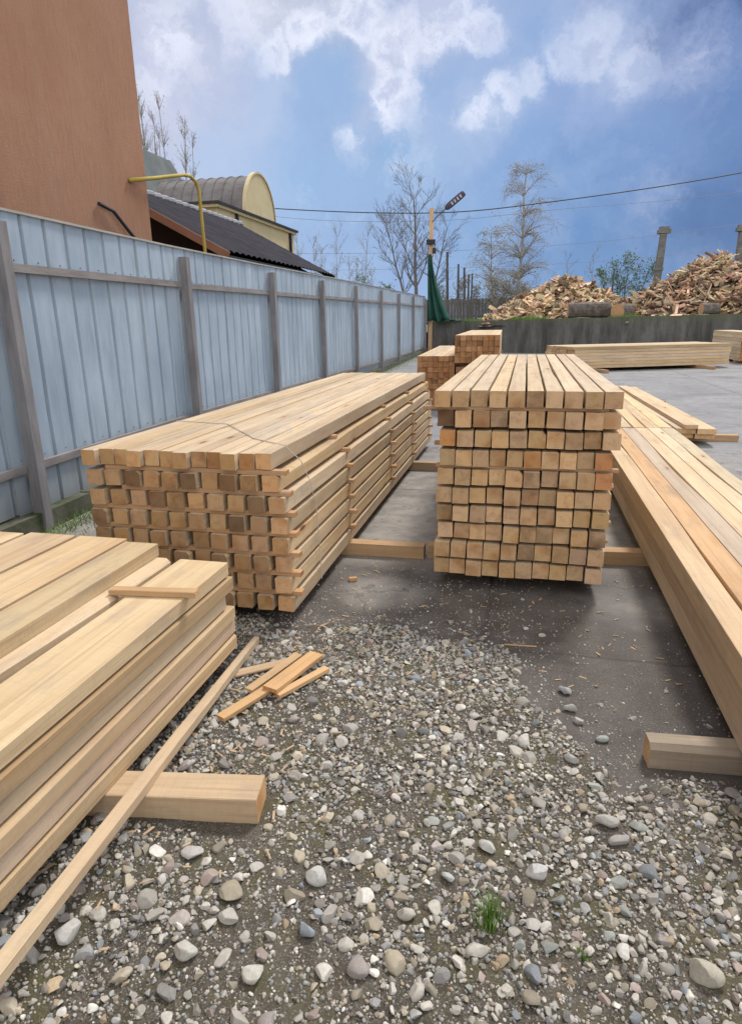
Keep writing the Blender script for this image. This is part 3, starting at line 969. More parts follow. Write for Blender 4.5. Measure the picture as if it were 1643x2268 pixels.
FILM = film_mat()
rr = random.Random(4)
fv, ff = [], []
nx, ny = 9, 12
for j in range(ny):
    for i in range(nx):
        u, v_ = i / (nx - 1), j / (ny - 1)
        x = -1.60 + 0.17 * u + 0.05 * math.sin(v_ * 9) * (0.3 + u)
        y = 3.50 + 1.0 * v_ + 0.06 * math.sin(u * 7)
        fv.append((x, y, ztop + 0.004 + 0.010 * rr.random() * (0.2 + v_ * (1 - v_) * 2)))
for j in range(ny - 1):
    for i in range(nx - 1):
        if rr.random() < 0.93:
            a = j * nx + i
            ff.append((a, a + 1, a + nx + 1, a + nx))
tag(link('plastic_film', mesh_from('plastic_film', fv, ff, FILM, smooth=True)), 'torn strip of clear plastic film lying on top of the stack by the fence', 'film')

# ------------------------------------------------------------------ bearers under the stacks
def bearer(x0, y0, x1, y1, wdt, hgt, label, mats=(WOOD, END), tn=(0.8, 0.72, 0.68), wane=0.0, z=0.0, name='bearer_block'):
    L = math.hypot(x1 - x0, y1 - y0)
    return timber(name, wdt, hgt, L, (x0, y0, z), (0, 0, math.atan2(y1 - y0, x1 - x0) - math.pi / 2), label, 'bearer', 'bearers under the stacks', tone=tn, mats=mats, wane=wane)


bearer(-2.35, 4.22, -0.62, 4.25, 0.10, 0.091, 'brown bearer running out from under the stack by the fence toward the middle stack')
bearer(-0.60, 4.28, 1.72, 4.47, 0.10, 0.094, 'brown bearer under the front of the middle stack reaching the stack at right')
bearer(-2.35, 6.98, 1.70, 7.08, 0.10, 0.091, 'long bearer crossing behind, under both left stack and middle stack')
bearer(-2.30, 8.2, -1.2, 8.2, 0.10, 0.091, 'bearer under the far end of the stack by the fence')
bearer(-2.85, 1.36, -0.795, 1.69, 0.125, 0.099, 'thick clean squared block sticking out from under the plank stack onto the gravel', tn=(0.98, 0.92, 0.86))
bearer(-2.85, 0.1, -1.45, 0.1, 0.12, 0.099, 'squared block under the near end of the plank stack at left')
bearer(0.515, 2.235, 1.75, 2.33, 0.082, 0.10, 'weathered grey block with rounded corners under the stack at right', mats=(WOOD_OLD, END), tn=(0.95, 0.95, 0.92), wane=0.02)
bearer(0.86, 8.9, 1.75, 8.9, 0.10, 0.10, 'bearer under the back of the stack at right')
bearer(0.86, 11.6, 1.75, 11.6, 0.10, 0.10, 'farthest bearer under the stack at right')
timber('bearer_block', 0.10, 0.085, 1.0, (1.80, 9.35, 0.0), (0, 0, -math.pi / 2 + 0.03), 'bearer under the near end of the low board pile on the slab', 'bearer', 'bearers under the stacks', tone=(.7, .6, .55))
timber('bearer_block', 0.10, 0.085, 0.9, (1.72, 13.2, 0.0), (0, 0, -math.pi / 2 + 0.03), 'bearer under the far end of the low board pile on the slab', 'bearer', 'bearers under the stacks', tone=(.7, .6, .55))

# ------------------------------------------------------------------ right stack: wide beams, three layers, two lengths end to end
rxs = [0.822 + 0.137 * i for i in range(6)]
for half, (ya, ln) in enumerate(((1.55, 6.1), (7.69, 4.6))):
    for li in range(3):
        for ci in range(6):
            z = 0.101 + (2 - li) * 0.1065
            t_ = tone(1.0, 0.05)
            if half == 0 and li == 0 and ci == 1: t_ = (1.0, 0.84, 0.70)
            if ci == 0: t_ = (0.98, 0.95, 0.93)
            wh = 'near' if half == 0 else 'far'
            lab = f"wide beam, {ORD[ci + 1]} from the middle stack, {['top', 'middle', 'bottom'][li]} layer, {wh} half of three-layer stack"
            timber('timber_beam', 0.1325, 0.1045, ln, (rxs[ci] + 0.066 + (random.random() - .5) * 0.003 - (0.006 if li == 0 else 0), ya + (random.random() - .5) * 0.05, z),
                   (0, 0, (random.random() - .5) * 0.0006), lab, 'beam', 'wide squared beams of the right stack', tone=t_)

# low board pile on the slab
for k, (x, y, z, wdt, hgt, ln, lab) in enumerate([
        (2.05, 9.02, 0.086, 0.235, 0.066, 5.6, 'board lying lower left in the low pile on the open slab'),
        (2.30, 9.00, 0.086, 0.235, 0.066, 5.4, 'board lying lower right in the low pile on the open slab'),
        (2.06, 8.96, 0.154, 0.235, 0.066, 5.7, 'upper left board in the low pile on the open slab'),
        (2.31, 8.95, 0.154, 0.230, 0.066, 5.5, 'upper right board in the low pile on the open slab'),
        (2.11, 8.93, 0.222, 0.165, 0.050, 5.2, 'narrow board lying on top of the low pile on the open slab')]):
    timber('wooden_plank', wdt, hgt, ln, (x, y, z), (0, 0, 0.030), lab, 'plank', 'boards of the low pile on the slab', tone=tone(1.0, .04))

# ------------------------------------------------------------------ foreground plank stack at left
PL = 4.2
for li in range(6):                              # 0 = bottom
    z = 0.100 + li * 0.0735
    xe = [-1.290, -1.298, -1.288, -1.306, -1.291, -1.304][li]
    ye = [2.60, 2.61, 2.60, 2.55, 2.61, 2.60][li]
    for ci in range(5):
        wdt = 0.245 if li == 5 else [0.25, 0.24, 0.26, 0.235, 0.255][(ci + li) % 5]
        x = xe - 0.13 - 0.285 * ci
        if ci == 0: x = xe - wdt / 2
        th = 0.0620
        wr = ['top', 'second', 'third', 'fourth', 'fifth', 'bottom'][5 - li]
        t_ = tone([0.93, 1.0, 0.93, 1.0, 0.86, 0.98][li], 0.03)
        if ci == 0 and li == 4: t_ = (0.86, 0.80, 0.74)
        timber('wooden_plank', wdt, th, PL, (x, ye - PL + (random.random() - .5) * 0.03 * (ci > 0), z), (0, 0, (random.random() - .5) * 0.002 * (ci > 0)),
               f"thick plank, {ORD[ci + 1]} from the batten side, {wr} full layer of the plank stack", 'plank',
               'thick planks of the left foreground stack', tone=t_, wane=(0.016 if li in (1, 4) else 0.008) if ci == 0 else 0.0)
for li in range(5):
    for si, yy in enumerate((-0.9, 0.6, 1.62)):
        timber('spacer_slat', 0.04, 0.0112, 1.36, (-2.72, yy, 0.100 + li * 0.0735 + 0.0621), (0, 0, -math.pi / 2),
               f"thin slat {['near', 'middle', 'far'][si]} one of three, on the {['bottom', 'fifth', 'fourth', 'third', 'second'][li]} layer, plank stack", 'slat', 'spacer slats in the plank stack', tone=(0.8, 0.66, 0.56))
zt = 0.100 + 5 * 0.0735 + 0.0626
for k, (x, wdt, ye) in enumerate([(-1.742, 0.175, 2.62), (-1.995, 0.262, 2.66), (-2.285, 0.262, 2.66), (-2.56, 0.24, 2.64)]):
    timber('wooden_plank', wdt, 0.062, PL, (x, ye - PL, zt), (0, 0, 0.004 * (k == 0)),
           f"clean wide plank on top of the plank stack, {ORD[k + 1]} from the short batten", 'plank',
           'thick planks of the left foreground stack', tone=tone(1.03, .02))
timber('short_batten', 0.045, 0.026, 0.37, (-1.625, 2.17, zt), (0, 0, -math.pi / 2 + 0.12), 'short batten lying across the top wide plank of the left foreground stack', 'batten', tone=(0.92, 0.80, 0.68))

# long thin batten leaning over the block
p0, p1 = Vector((-1.288, 2.80, 0.012)), Vector((-1.062, 0.30, 0.196))
d = p1 - p0
timber('long_batten', 0.046, 0.034, d.length, tuple(p0), (math.atan2(d.z, math.hypot(d.x, d.y)), 0, math.atan2(d.y, d.x) - math.pi / 2),
       'long thin pale batten lying beside the plank stack with its middle on the squared block', 'batten', tone=(1.04, 1.0, 0.92))

# offcuts on the gravel
for (x0, y0, x1, y1, wdt, hgt, z0, z1, lab, tn) in [
        (-1.155, 2.12, -1.005, 2.44, 0.050, 0.020, 0.020, 0.030, 'sharp narrow offcut nearest the plank stack in the small heap of scraps', (0.98, 0.82, 0.66)),
        (-1.02, 2.33, -0.915, 2.68, 0.075, 0.020, 0.045, 0.040, 'flat wide offcut on top of the small heap of scraps', (1.0, 0.86, 0.70)),
        (-1.12, 2.33, -1.00, 2.66, 0.045, 0.018, 0.028, 0.040, 'thin offcut lying under the wide one in the heap of scraps', (1.0, 0.88, 0.76)),
        (-0.985, 2.325, -0.835, 2.585, 0.038, 0.020, 0.022, 0.026, 'separate thin offcut at the right of the heap of scraps', (1.0, 0.84, 0.66)),
        (-1.29, 2.44, -1.05, 2.60, 0.055, 0.012, 0.018, 0.030, 'splintered pale offcut lying flat at the left of the heap of scraps', (1.05, 0.98, 0.90))]:
    L = math.dist((x0, y0, z0), (x1, y1, z1))
    timber('wood_offcut', wdt, hgt, L, (x0, y0, z0), (math.atan2(z1 - z0, L), 0, math.atan2(y1 - y0, x1 - x0) - math.pi / 2), lab, 'offcut', 'offcuts heaped on the gravel', tone=tn)
timber('wood_offcut', 0.03, 0.025, 0.05, (-1.03, 3.72, 0.0), (0, 0, -1.2), 'tiny cube of wood alone on the slab between the two tall stacks', 'offcut', tone=(1, .8, .65))
timber('wood_splinter', 0.010, 0.006, 0.16, (-0.03, 3.05, 0.001), (0, 0, -1.52), 'thin pale splinter lying on the dark slab before the middle stack', 'splinter', tone=(1, .9, .8))
timber('wood_splinter', 0.010, 0.006, 0.12, (-0.12, 2.98, 0.001), (0, 0, 0.9), 'thin dark twig like splinter lying on the dark slab, left of the pale one', 'splinter', tone=(.35, .3, .28))

# ------------------------------------------------------------------ packs at the back
def pack(ox, oy, rz, cols, rows, z0, pitch_x, pitch_z, bw, bh, ln, tn, where, group, kind_rows=None, name='timber_beam', cat='beam', stuff_label=None, bottom='bottom'):
    """end-on pack; the front left lower corner is at ox, oy"""
    M = Matrix.Rotation(rz, 4, 'Z')
    mb = MB()
    for ri in range(rows):
        for ci in range(cols):
            lx = bw / 2 + ci * pitch_x
            z = z0 + (rows - 1 - ri) * pitch_z
            p = M @ Vector((lx, (random.random() - .5) * 0.06, 0))
            if kind_rows is None or ri < kind_rows:
                t_ = tone(1.0, 0.14)
                timber(name, bw, bh, ln, (ox + p.x, oy + p.y, z), (0, (random.random() - .5) * 0.02, rz),
                       f"{where}, {ORD[ci + 1]} from the fence, {down(ri, rows)}", cat, group,
                       tone=(t_[0] * tn[0], t_[1] * tn[1], t_[2] * tn[2]), mats=(WOOD_FRESH, END))
            else:
                q = M @ Vector((lx - bw / 2, 0, 0)); 
                y0_ = (random.random() - .5) * 0.06
                cs = [M @ Vector((lx + sx * bw / 2, y0_ + yy, 0)) for yy in (0, ln) for sx in (-1, 1)]
                V = [(ox + c.x, oy + c.y, z + hh) for hh in (0, bh) for c in cs]
                b_ = len(mb.V)
                mb.add(V, [(0, 2, 3, 1), (4, 5, 7, 6), (1, 3, 7, 5), (2, 0, 4, 6)], 0)
                mb.add(V, [(0, 1, 5, 4), (3, 2, 6, 7)], 1)
    return mb


rest = MB()
m1 = pack(-1.91, 11.95, 0.045, 7, 9, 0.10, 0.0960, 0.0985, 0.092, 0.094, 5.0, (0.66, 0.50, 0.42), 'brown beam in the low far pack', 'beams of the far pack by the fence', 6, bottom='ninth')
rest.add(m1.V, []); rest.F += m1.F; rest.M += m1.M
m2 = pack(-1.215, 12.05, 0.03, 8, 7, 0.10, 0.0990, 0.0985, 0.094, 0.094, 5.6, (0.66, 0.50, 0.42), 'x', 'x', 0)
b0 = len(rest.V); rest.V += m2.V; rest.F += [tuple(i + b0 for i in f) for f in m2.F]; rest.M += m2.M
ro = rest.build('timber_beams_low', [WOOD_FRESH, END])
ro.color = (0.66, 0.50, 0.42, 1)
tag(ro, 'lower rows of beams in the two far packs behind the middle stack', 'beams', kind='stuff')
pack(-1.235, 11.95, 0.03, 8, 5, 0.862, 0.0995, 0.0965, 0.094, 0.0935, 5.8, (0.66, 0.53, 0.46), 'beam in the raised far pack', 'beams of the raised far pack', bottom='bottom')
for k, yy in enumerate((12.3, 14.6, 17.0)):
    timber('bearer_block', 0.08, 0.069, 0.86, (-1.26 - 0.03 * (yy - 12), yy, 0.792), (0, 0, -math.pi / 2 + 0.03), f"bearer between the two far packs, {['nearest', 'middle', 'farthest'][k]} of three", 'bearer', 'bearers under the stacks', tone=(.6, .5, .45))
for k, yy in enumerate((12.4, 16.4)):
    timber('bearer_block', 0.09, 0.098, 1.6, (-2.0 - 0.03 * (yy - 12), yy, 0.0), (0, 0, -math.pi / 2 + 0.03), f"bearer on the slab under the far packs, {['nearer', 'farther'][k]} of two", 'bearer', 'bearers under the stacks', tone=(.6, .5, .45))

# long pack seen from its side by the far wall
ang = math.atan2(2.39, 4.97)
dx, dy = math.cos(ang), math.sin(ang)
ox, oy = 1.46, 21.2
for ri in range(7):
    for ci in range(8):
        off = 0.12 + ci * 0.235
        jl = (random.random() - .5) * 0.08
        x = ox - dy * off + dx * jl; y = oy + dx * off + dy * jl
        z = 0.105 + (6 - ri) * 0.0935
        timber('wooden_plank', 0.228, 0.088, 5.55 + (0.1 if ri == 0 else 0), (x, y, z), (0, 0, ang - math.pi / 2),
               f"long board, {ORD[8 - ci]} from the concrete wall, {down(ri, 7)} of the long pack before it", 'plank', 'boards of the long pack by the far wall',
               tone=tone(0.98 - (0.10 if ri in (0, 1) else 0), 0.05))
for k, s_ in enumerate((0.7, 4.4)):
    timber('bearer_block', 0.11, 0.10, 2.6, (ox + dx * s_ + dy * 0.75, oy + dy * s_ - dx * 0.75, 0.0), (0, 0, ang), f"{['left', 'right'][k]} bearer sticking out from under the long board pack by the far wall", 'bearer', 'bearers under the stacks', tone=(.75, .62, .55))
# pack at the far right edge
pack(7.20, 25.2, -0.02, 4, 9, 0.10, 0.17, 0.108, 0.160, 0.102, 4.0, (0.62, 0.48, 0.42), 'wide brown beam in the pack beyond the boards', 'beams of the pack at the right edge')
timber('bearer_block', 0.11, 0.098, 0.8, (7.15, 25.6, 0), (0, 0, -math.pi / 2), 'bearer under the near end of the pack at the right edge', 'bearer', 'bearers under the stacks', tone=(.6, .5, .45))
timber('bearer_block', 0.11, 0.098, 0.8, (7.2, 28.4, 0), (0, 0, -math.pi / 2), 'bearer under the far end of the pack at the right edge', 'bearer', 'bearers under the stacks', tone=(.6, .5, .45))

# ------------------------------------------------------------------ fence
def sheet_mat():
    m, t, b = material('galvanised_sheet')
    tc = t.new('ShaderNodeTexCoord').outputs['Object']
    g1 = t.noise(t.mapping(tc, (1.2, 1.2, 0.5)), 1.6, 6, 0.65)
    g2 = t.noise(t.mapping(tc, (9, 9, 1.3)), 1.0, 5, 0.6)
    g3 = t.noise(tc, 45, 4, 0.6)
    col = t.mix(t.rng(g1, 0.35, 0.65), (0.31, 0.385, 0.46), (0.42, 0.50, 0.58))
    col = t.mix(t.rng(g2, 0.50, 0.72, 0.0, 0.45), col, (0.195, 0.255, 0.325))
    col = t.mix(t.rng(g3, 0.62, 0.75, 0.0, 0.3), col, (0.62, 0.66, 0.68))
    zz_ = t.sep(tc)[2]
    mud = t.rng(t.math('ADD', zz_, t.math('MULTIPLY', g2, 0.5)), 0.42, 0.85, 0.55, 0.0)
    col = t.mix(mud, col, (0.17, 0.16, 0.14))
    rust = t.noise(t.mapping(tc, (3, 3, 0.7)), 2.0, 7, 0.75)
    col = t.mix(t.rng(rust, 0.66, 0.76, 0.0, 0.5), col, (0.20, 0.15, 0.12))
    t.put(b.inputs['Base Color'], col)
    b.inputs['Metallic'].default_value = 0.08
    t.put(b.inputs['Roughness'], t.rng(g1, 0.3, 0.7, 0.42, 0.62))
    bump(t, b, t.math('ADD', g1, t.math('MULTIPLY', g2, 0.4)), 0.25, 0.02)
    return m


SHEET = sheet_mat()
POSTM = simple('grey_weathered_timber', (0.175, 0.165, 0.172), (0.26, 0.25, 0.255), 5, 0.85, 0.4, 40, (3, 3, 0.5))
RAILM = simple('brown_weathered_timber', (0.19, 0.175, 0.17), (0.28, 0.26, 0.25), 5, 0.85, 0.4, 40, (3, 0.5, 3))
CAPM = simple('pale_trim', (0.42, 0.40, 0.36), (0.34, 0.32, 0.29), 4, 0.6, 0.1)
PLINTH = simple('mossy_concrete', (0.045, 0.060, 0.022), (0.13, 0.125, 0.10), 4.5, 0.95, 0.7, 25)

FA, FB = Vector((-3.83, 4.29, 0)), Vector((-5.24, 35.24, 0))
fd = (FB - FA).normalized()
fn = Vector((fd.y, -fd.x, 0))                    # toward the yard


def fpt(yv, off=0.0, z=0.0):
    p = FA + fd * ((yv - FA.y) / fd.y) + fn * off
    return Vector((p.x, p.y, z))


def ftop(y):
    return float(np.interp(y, [0, 7, 10, 17, 35], [2.42, 2.44, 2.47, 2.58, 2.80]))


fence = empty('metal_fence', (0, 0, 0))
tag(fence, 'tall blue grey corrugated sheet fence with weathered wooden posts running along the left side', 'fence')
ypan = -2.6
prev_off = 0
while ypan < 35.0:
    plen = 1.12
    y1 = min(ypan + plen, 35.2)
    mb = MB()
    prof = []
    s_ = 0.0
    rib = 0.28
    while s_ < (y1 - ypan) - 1e-6:
        e = min(rib, (y1 - ypan) - s_)
        prof += [(s_, 0.0), (s_ + e * 0.83, 0.0), (s_ + e * 0.842, -0.045), (s_ + e * 0.93, -0.045), (s_ + e * 0.99, 0.0)]
        s_ += e
    prof.append((y1 - ypan, 0.0))
    lap = 0.002 if prev_off else 0.005
    prev_off = not prev_off
    zb = 0.17 + (random.random() - .5) * 0.02
    nz_ = 7
    for j in range(nz_):
        for (s_, o_) in prof:
            yy = ypan + s_
            zt_ = ftop(yy)
            z = zb + (zt_ - zb) * j / (nz_ - 1)
            dent = (fbm(np.array([yy * 1.3]), np.array([z * 1.1]), 5, 3)[0] - 0.5) * 0.028
            mb.V.append(tuple(fpt(yy, o_ + lap + dent, z)))
    n = len(prof)
    for j in range(nz_ - 1):
        for i in range(n - 1):
            mb.F.append((j * n + i, j * n + i + 1, (j + 1) * n + i + 1, (j + 1) * n + i)); mb.M.append(0)
    mb.build('sheet_panel', SHEET, fence)
    if ypan < 18:
        sb = MB()
        s_ = 0.12
        while s_ < y1 - ypan:
            for zr in (2.02, 0.52):
                sb.tube([fpt(ypan + s_, 0.030 if False else 0.004, zr + .07), fpt(ypan + s_, 0.012, zr + .07)], .006, 6)
            s_ += 0.28
        sb.build('screws', POSTM, fence)
    ypan = y1
posts = [-1.75, 1.25, 4.29, 7.28, 10.36, 13.57, 17.0, 20.95, 24.92, 29.47, 34.7]
for i, y in enumerate(posts):
    mb = MB()
    h = ftop(y) - 0.10
    a, c_ = fpt(y, 0.085, 0.0), fpt(y, 0.085, h)
    lean = (random.random() - .5) * 0.03
    q = 0.047
    V = []
    for z, p in ((0.0, a), (h * 0.5, a.lerp(c_, .5)), (h, c_)):
        pz = Vector((p.x, p.y + lean * z / h, z))
        for (u, v_) in ((-q, -q), (q, -q), (q, q), (-q, q)):
            V.append(pz + fd * u + fn * v_)
    F_ = []
    for j in range(2):
        for k in range(4):
            F_.append((j * 4 + k, j * 4 + (k + 1) % 4, j * 4 + 4 + (k + 1) % 4, j * 4 + 4 + k))
    F_ += [(3, 2, 1, 0), (8, 9, 10, 11)]
    mb.add(V, F_)
    mb.build('post', POSTM, fence)
    if i < len(posts) - 1:
        y2 = posts[i + 1]
        for zr in (1.985, 0.475):
            mb = MB()
            ext = 0.0
            za = zr * (ftop(y) / 2.42) + (random.random() - .5) * 0.02
            zb2 = zr * (ftop(y2) / 2.42) + (random.random() - .5) * 0.02
            if zr < 1:
                za, zb2 = 0.49 - 0.012 * max(0, y - 8), 0.49 - 0.012 * max(0, y2 - 8)
                za, zb2 = max(za, 0.25), max(zb2, 0.25)
            mb.obox(fpt(y + 0.057, 0.032, za), fpt(y2 - 0.057, 0.032, zb2), 0.040, 0.062)
            mb.build('rail', RAILM, fence)
mb = MB()
ys = [-2.6, 2, 7, 10, 17, 26, 35.2]
for a, b_ in zip(ys[:-1], ys[1:]):
    mb.obox(fpt(a, 0.0, ftop(a) - 0.004), fpt(b_, 0.0, ftop(b_) - 0.004), 0.05, 0.018)
mb.build('top_trim', CAPM, fence)
mb = MB()
for a in np.arange(-2.6, 35, 1.5):
    b_ = min(a + 1.5, 35.2)
    mb.obox(fpt(a, 0.03, -0.02), fpt(b_, 0.03, -0.02), 0.16, 0.17 + random.random() * 0.02)
mb.build('plinth', PLINTH, fence)

# ------------------------------------------------------------------ far concrete wall and terrace
WALLM, t, b = material('stained_concrete_wall')
tc = t.new('ShaderNodeTexCoord').outputs['Object']
a = t.noise(t.mapping(tc, (1.3, 1.3, 0.25)), 1.6, 6, 0.65)
c2 = t.noise(tc, 6, 6, 0.7)
xz = t.sep(tc)
col = t.mix(t.rng(a, 0.38, 0.62), (0.055, 0.055, 0.052), (0.150, 0.145, 0.135))
col = t.mix(t.rng(c2, 0.45, 0.7, 0.0, 0.5), col, (0.075, 0.078, 0.065))
col = t.mix(t.rng(t.math('ADD', xz[2], t.math('MULTIPLY', c2, 0.3)), 1.45, 1.75, 0.0, 0.55), col, (0.10, 0.115, 0.06))
t.put(b.inputs['Base Color'], col)
b.inputs['Roughness'].default_value = 0.92
bump(t, b, c2, 0.4, 0.03)
wl, wr_ = Vector((-5.15, 35.6, 0)), Vector((16.0, 27.0, 0))
wall = empty('concrete_wall', (wl.x, wl.y, 0))
tag(wall, 'low dark stained concrete retaining wall across the back of the yard', 'wall')
mb = MB()
n = 22
for i in range(n):
    p, q = wl.lerp(wr_, i / n), wl.lerp(wr_, (i + 1) / n)
    za = 1.53 + 0.25 * i / n + 0.012 * math.sin(i * 2.1)
    V = [p, q, q + Vector((0.12, 0.3, 0)), p + Vector((0.12, 0.3, 0))]
    V = [Vector((v.x - wl.x, v.y - wl.y, 0)) for v in V] + [Vector((v.x - wl.x, v.y - wl.y, za)) for v in V]
    mb.add(V, [(3, 2, 1, 0), (4, 5, 6, 7), (0, 1, 5, 4), (2, 3, 7, 6)])
mb.build('wall_face', WALLM, wall)

TERR = simple('terrace_soil', (0.10, 0.115, 0.05), (0.19, 0.16, 0.115), 1.3, 0.95, 0.6, 12)


def tz(x, y):
    base = 1.50 + 0.012 * (x + 5)
    return base + (fbm(x * 0.8, y * 0.8, 77, 4) - 0.5) * 0.16


gx = np.linspace(0, 1, 90); gy = np.concatenate([np.linspace(0, 1, 40) ** 1.5])
Vt = []
for v_ in gy:
    for u in gx:
        p = wl.lerp(wr_ + (wr_ - wl) * 1.2, u) + Vector((0.1, 0.28, 0)) + Vector((0.3, 1, 0)) * (v_ * 70)
        p += Vector((-1, 0, 0)) * v_ * 60 * (1 - u)
        Vt.append((p.x, p.y, float(tz(np.array([p.x]), np.array([p.y]))[0]) - 0.04 * (v_ == 0)))
Ft = [(j * 90 + i, j * 90 + i + 1, j * 90 + 91 + i, j * 90 + 90 + i) for j in range(39) for i in range(89)]
tag(link('terrace_ground', mesh_from('terrace_ground', Vt, Ft, TERR, smooth=True)), kind='structure')

# ------------------------------------------------------------------ foliage and branches
LEAFG = simple('fresh_leaf', (0.07, 0.14, 0.035), (0.12, 0.20, 0.06), 3, 0.7, 0.1)
LEAFB = simple('catkin_leaf', (0.26, 0.25, 0.22), (0.34, 0.33, 0.29), 3, 0.8, 0.1)
GRASSM = simple('grass_blade', (0.085, 0.17, 0.028), (0.15, 0.25, 0.05), 8, 0.7, 0.1)
BARKD = simple('dark_bark', (0.12, 0.112, 0.115), (0.18, 0.17, 0.17), 8, 0.9, 0.4)
BARKL = simple('pale_birch_bark', (0.20, 0.19, 0.18), (0.34, 0.33, 0.31), 3, 0.9, 0.3)
BARKT = simple('tan_twig', (0.22, 0.205, 0.195), (0.31, 0.29, 0.27), 5, 0.9, 0.3)


def leafquad(mb, p, s, r, m=0):
    a = Vector((r.gauss(0, 1), r.gauss(0, 1), r.gauss(0, 1))).normalized()
    b_ = a.cross(Vector((r.gauss(0, 1), r.gauss(0, 1), r.gauss(0, 1)))).normalized()
    mb.add([p - a * s, p + b_ * s * .5, p + a * s, p - b_ * s * .5], [(0, 1, 2, 3)], m)


def grow(mb, p, d, L, rad, depth, r, spread=0.6, droop=0.0, up=0.0, leaf=None, leafp=0.0, leafs=0.06, kids=(2, 4), minr=0.006, shrink=0.66, tips=None):
    pts, rads = [p.copy()], [rad]
    n = 4
    q, dd = p.copy(), d.copy()
    for i in range(n):
        dd = (dd + Vector((r.gauss(0, .12), r.gauss(0, .12), r.gauss(0, .10) + up - droop))).normalized()
        q = q + dd * (L / n)
        pts.append(q.copy()); rads.append(max(minr * 0.7, rad * (1 - 0.62 * (i + 1) / n)))
    mb.tube(pts, rads, 5 if rad > 0.04 else 3, cap=False)
    if leaf is not None:
        for k in range(int(leafp)):
            a = pts[r.randrange(1, len(pts))]
            if depth <= 1 or r.random() < 0.25:
                leafquad(leaf, a + Vector((r.gauss(0, .14), r.gauss(0, .14), r.gauss(0, .14))), leafs * r.uniform(.5, 1.3), r)
    if depth == 0:
        return
    for k in range(r.randint(*kids)):
        i = r.randint(1, n)
        ax = Vector((r.gauss(0, 1), r.gauss(0, 1), r.gauss(0, .6)))
        nd = ((pts[i] - pts[i - 1]).normalized() + ax.normalized() * spread * r.uniform(.7, 1.3)).normalized()
        grow(mb, pts[i], nd, L * shrink * r.uniform(.75, 1.15), max(minr, rads[i] * 0.68), depth - 1, r, spread, droop, up, leaf, leafp, leafs, kids, minr, shrink)


def tz1(x, y):
    return float(tz(np.array([x]), np.array([y]))[0])


def tree(name, loc, label, seed, trunks, bark, leafmat=None, group=None, **kw):
    r = random.Random(seed)
    root = empty(name, loc)
    tag(root, label, 'tree' if 'tree' in name or 'birch' in name else 'bush', group)
    tr, cr, lf = MB(), MB(), MB()
    for (dx_, dy_, L, rad, depth, lean) in trunks:
        p = Vector((dx_, dy_, 0))
        pts, rads = [p.copy()], [rad]
        q = p.copy(); n = 7
        for i in range(n):
            q = q + Vector((lean[0] + r.gauss(0, .05), lean[1] + r.gauss(0, .05), 1)).normalized() * L / n
            pts.append(q.copy()); rads.append(rad * (1 - 0.75 * (i + 1) / n))
        tr.tube(pts, rads, 7)
        for i in range(kw.get('start', 2), n + 1):
            for k in range(kw.get('per', 3)):
                a = r.uniform(0, 6.283)
                nd = Vector((math.cos(a), math.sin(a), kw.get('rise', 0.7) * r.uniform(.6, 1.4))).normalized()
                Lb = L * kw.get('bl', 0.32) * ((1 - 0.55 * (i / n)) if not kw.get('oval') else (0.35 + 0.75 * math.sin(math.pi * min(1, (i / n) ** .8 * .92)))) * r.uniform(.6, 1.2)
                grow(cr, pts[i], nd, Lb, max(kw.get('minr', .008), rads[i] * .5), depth, r, kw.get('spread', .6), kw.get('droop', 0), kw.get('up', .05),
                     lf if leafmat else None, kw.get('leafp', 0), kw.get('leafs', .06), kw.get('kids', (2, 3)), kw.get('minr', .008), kw.get('shrink', .66))
    tr.build('trunk', bark, root)
    cr.build('crown', kw.get('twig', bark), root)
    if leafmat and lf.F:
        lf.build('leaves', leafmat, root)
    return root


tree('bare_tree', (-7.3, 46.0, 1.6), 'bare dark branching tree behind the end of the fence, left of the lamp pole', 5,
     [(0, 0, 7.6, .15, 3, (-.05, 0)), (-.5, .2, 6.4, .10, 3, (-.30, 0)), (.5, 0, 6.0, .09, 3, (.22, 0))], BARKD, per=3, bl=.42, rise=.9, spread=.55, kids=(2, 4), minr=.009, start=2)
tree('birch_tree', (-.65, 47.0, 1.6), 'tall slender birch with drooping fine twigs standing between the lamp pole and firewood', 12,
     [(0, 0, 8.9, .13, 2, (.03, 0))], BARKL, LEAFB, oval=1, per=10, bl=.17, rise=1.5, spread=.5, droop=.22, kids=(3, 5), minr=.006, leafp=4, leafs=.045, start=1, twig=BARKT)
tree('birch_tree', (-2.3, 49.0, 1.6), 'smaller drooping birch half merged with the tall birch on its left side', 19,
     [(0, 0, 5.7, .08, 2, (-.04, 0))], BARKL, LEAFB, oval=1, per=9, bl=.22, rise=1.2, spread=.5, droop=.24, kids=(3, 5), minr=.006, leafp=1, leafs=.06, start=3, twig=BARKT)
tree('twiggy_bush', (-1.6, 44.0, 1.6), 'dense brown twiggy bush at the foot of the tall birch', 23,
     [(-.3, 0, 2.2, .04, 2, (-.2, 0)), (.3, .2, 2.4, .04, 2, (.15, 0)), (0, -.3, 2.0, .04, 2, (0, 0)), (.7, 0, 1.9, .04, 2, (.3, 0))], BARKT, LEAFB, per=4, bl=.45, rise=1.2, spread=.6, kids=(3, 4), minr=.008, leafp=2, leafs=.05, start=1)
tree('green_bush', (5.7, 46.0, 1.6), 'fresh green leafy bush between the two firewood heaps', 31,
     [(-.6, 0, 2.6, .05, 2, (-.25, 0)), (.2, 0, 3.3, .05, 2, (.05, 0)), (.8, 0, 2.8, .05, 2, (.3, 0)), (0, .3, 3.0, .04, 2, (-.1, 0))], BARKD, LEAFG, per=3, bl=.38, rise=1.2, spread=.6, kids=(2, 3), minr=.007, leafp=3, leafs=.07, start=1)
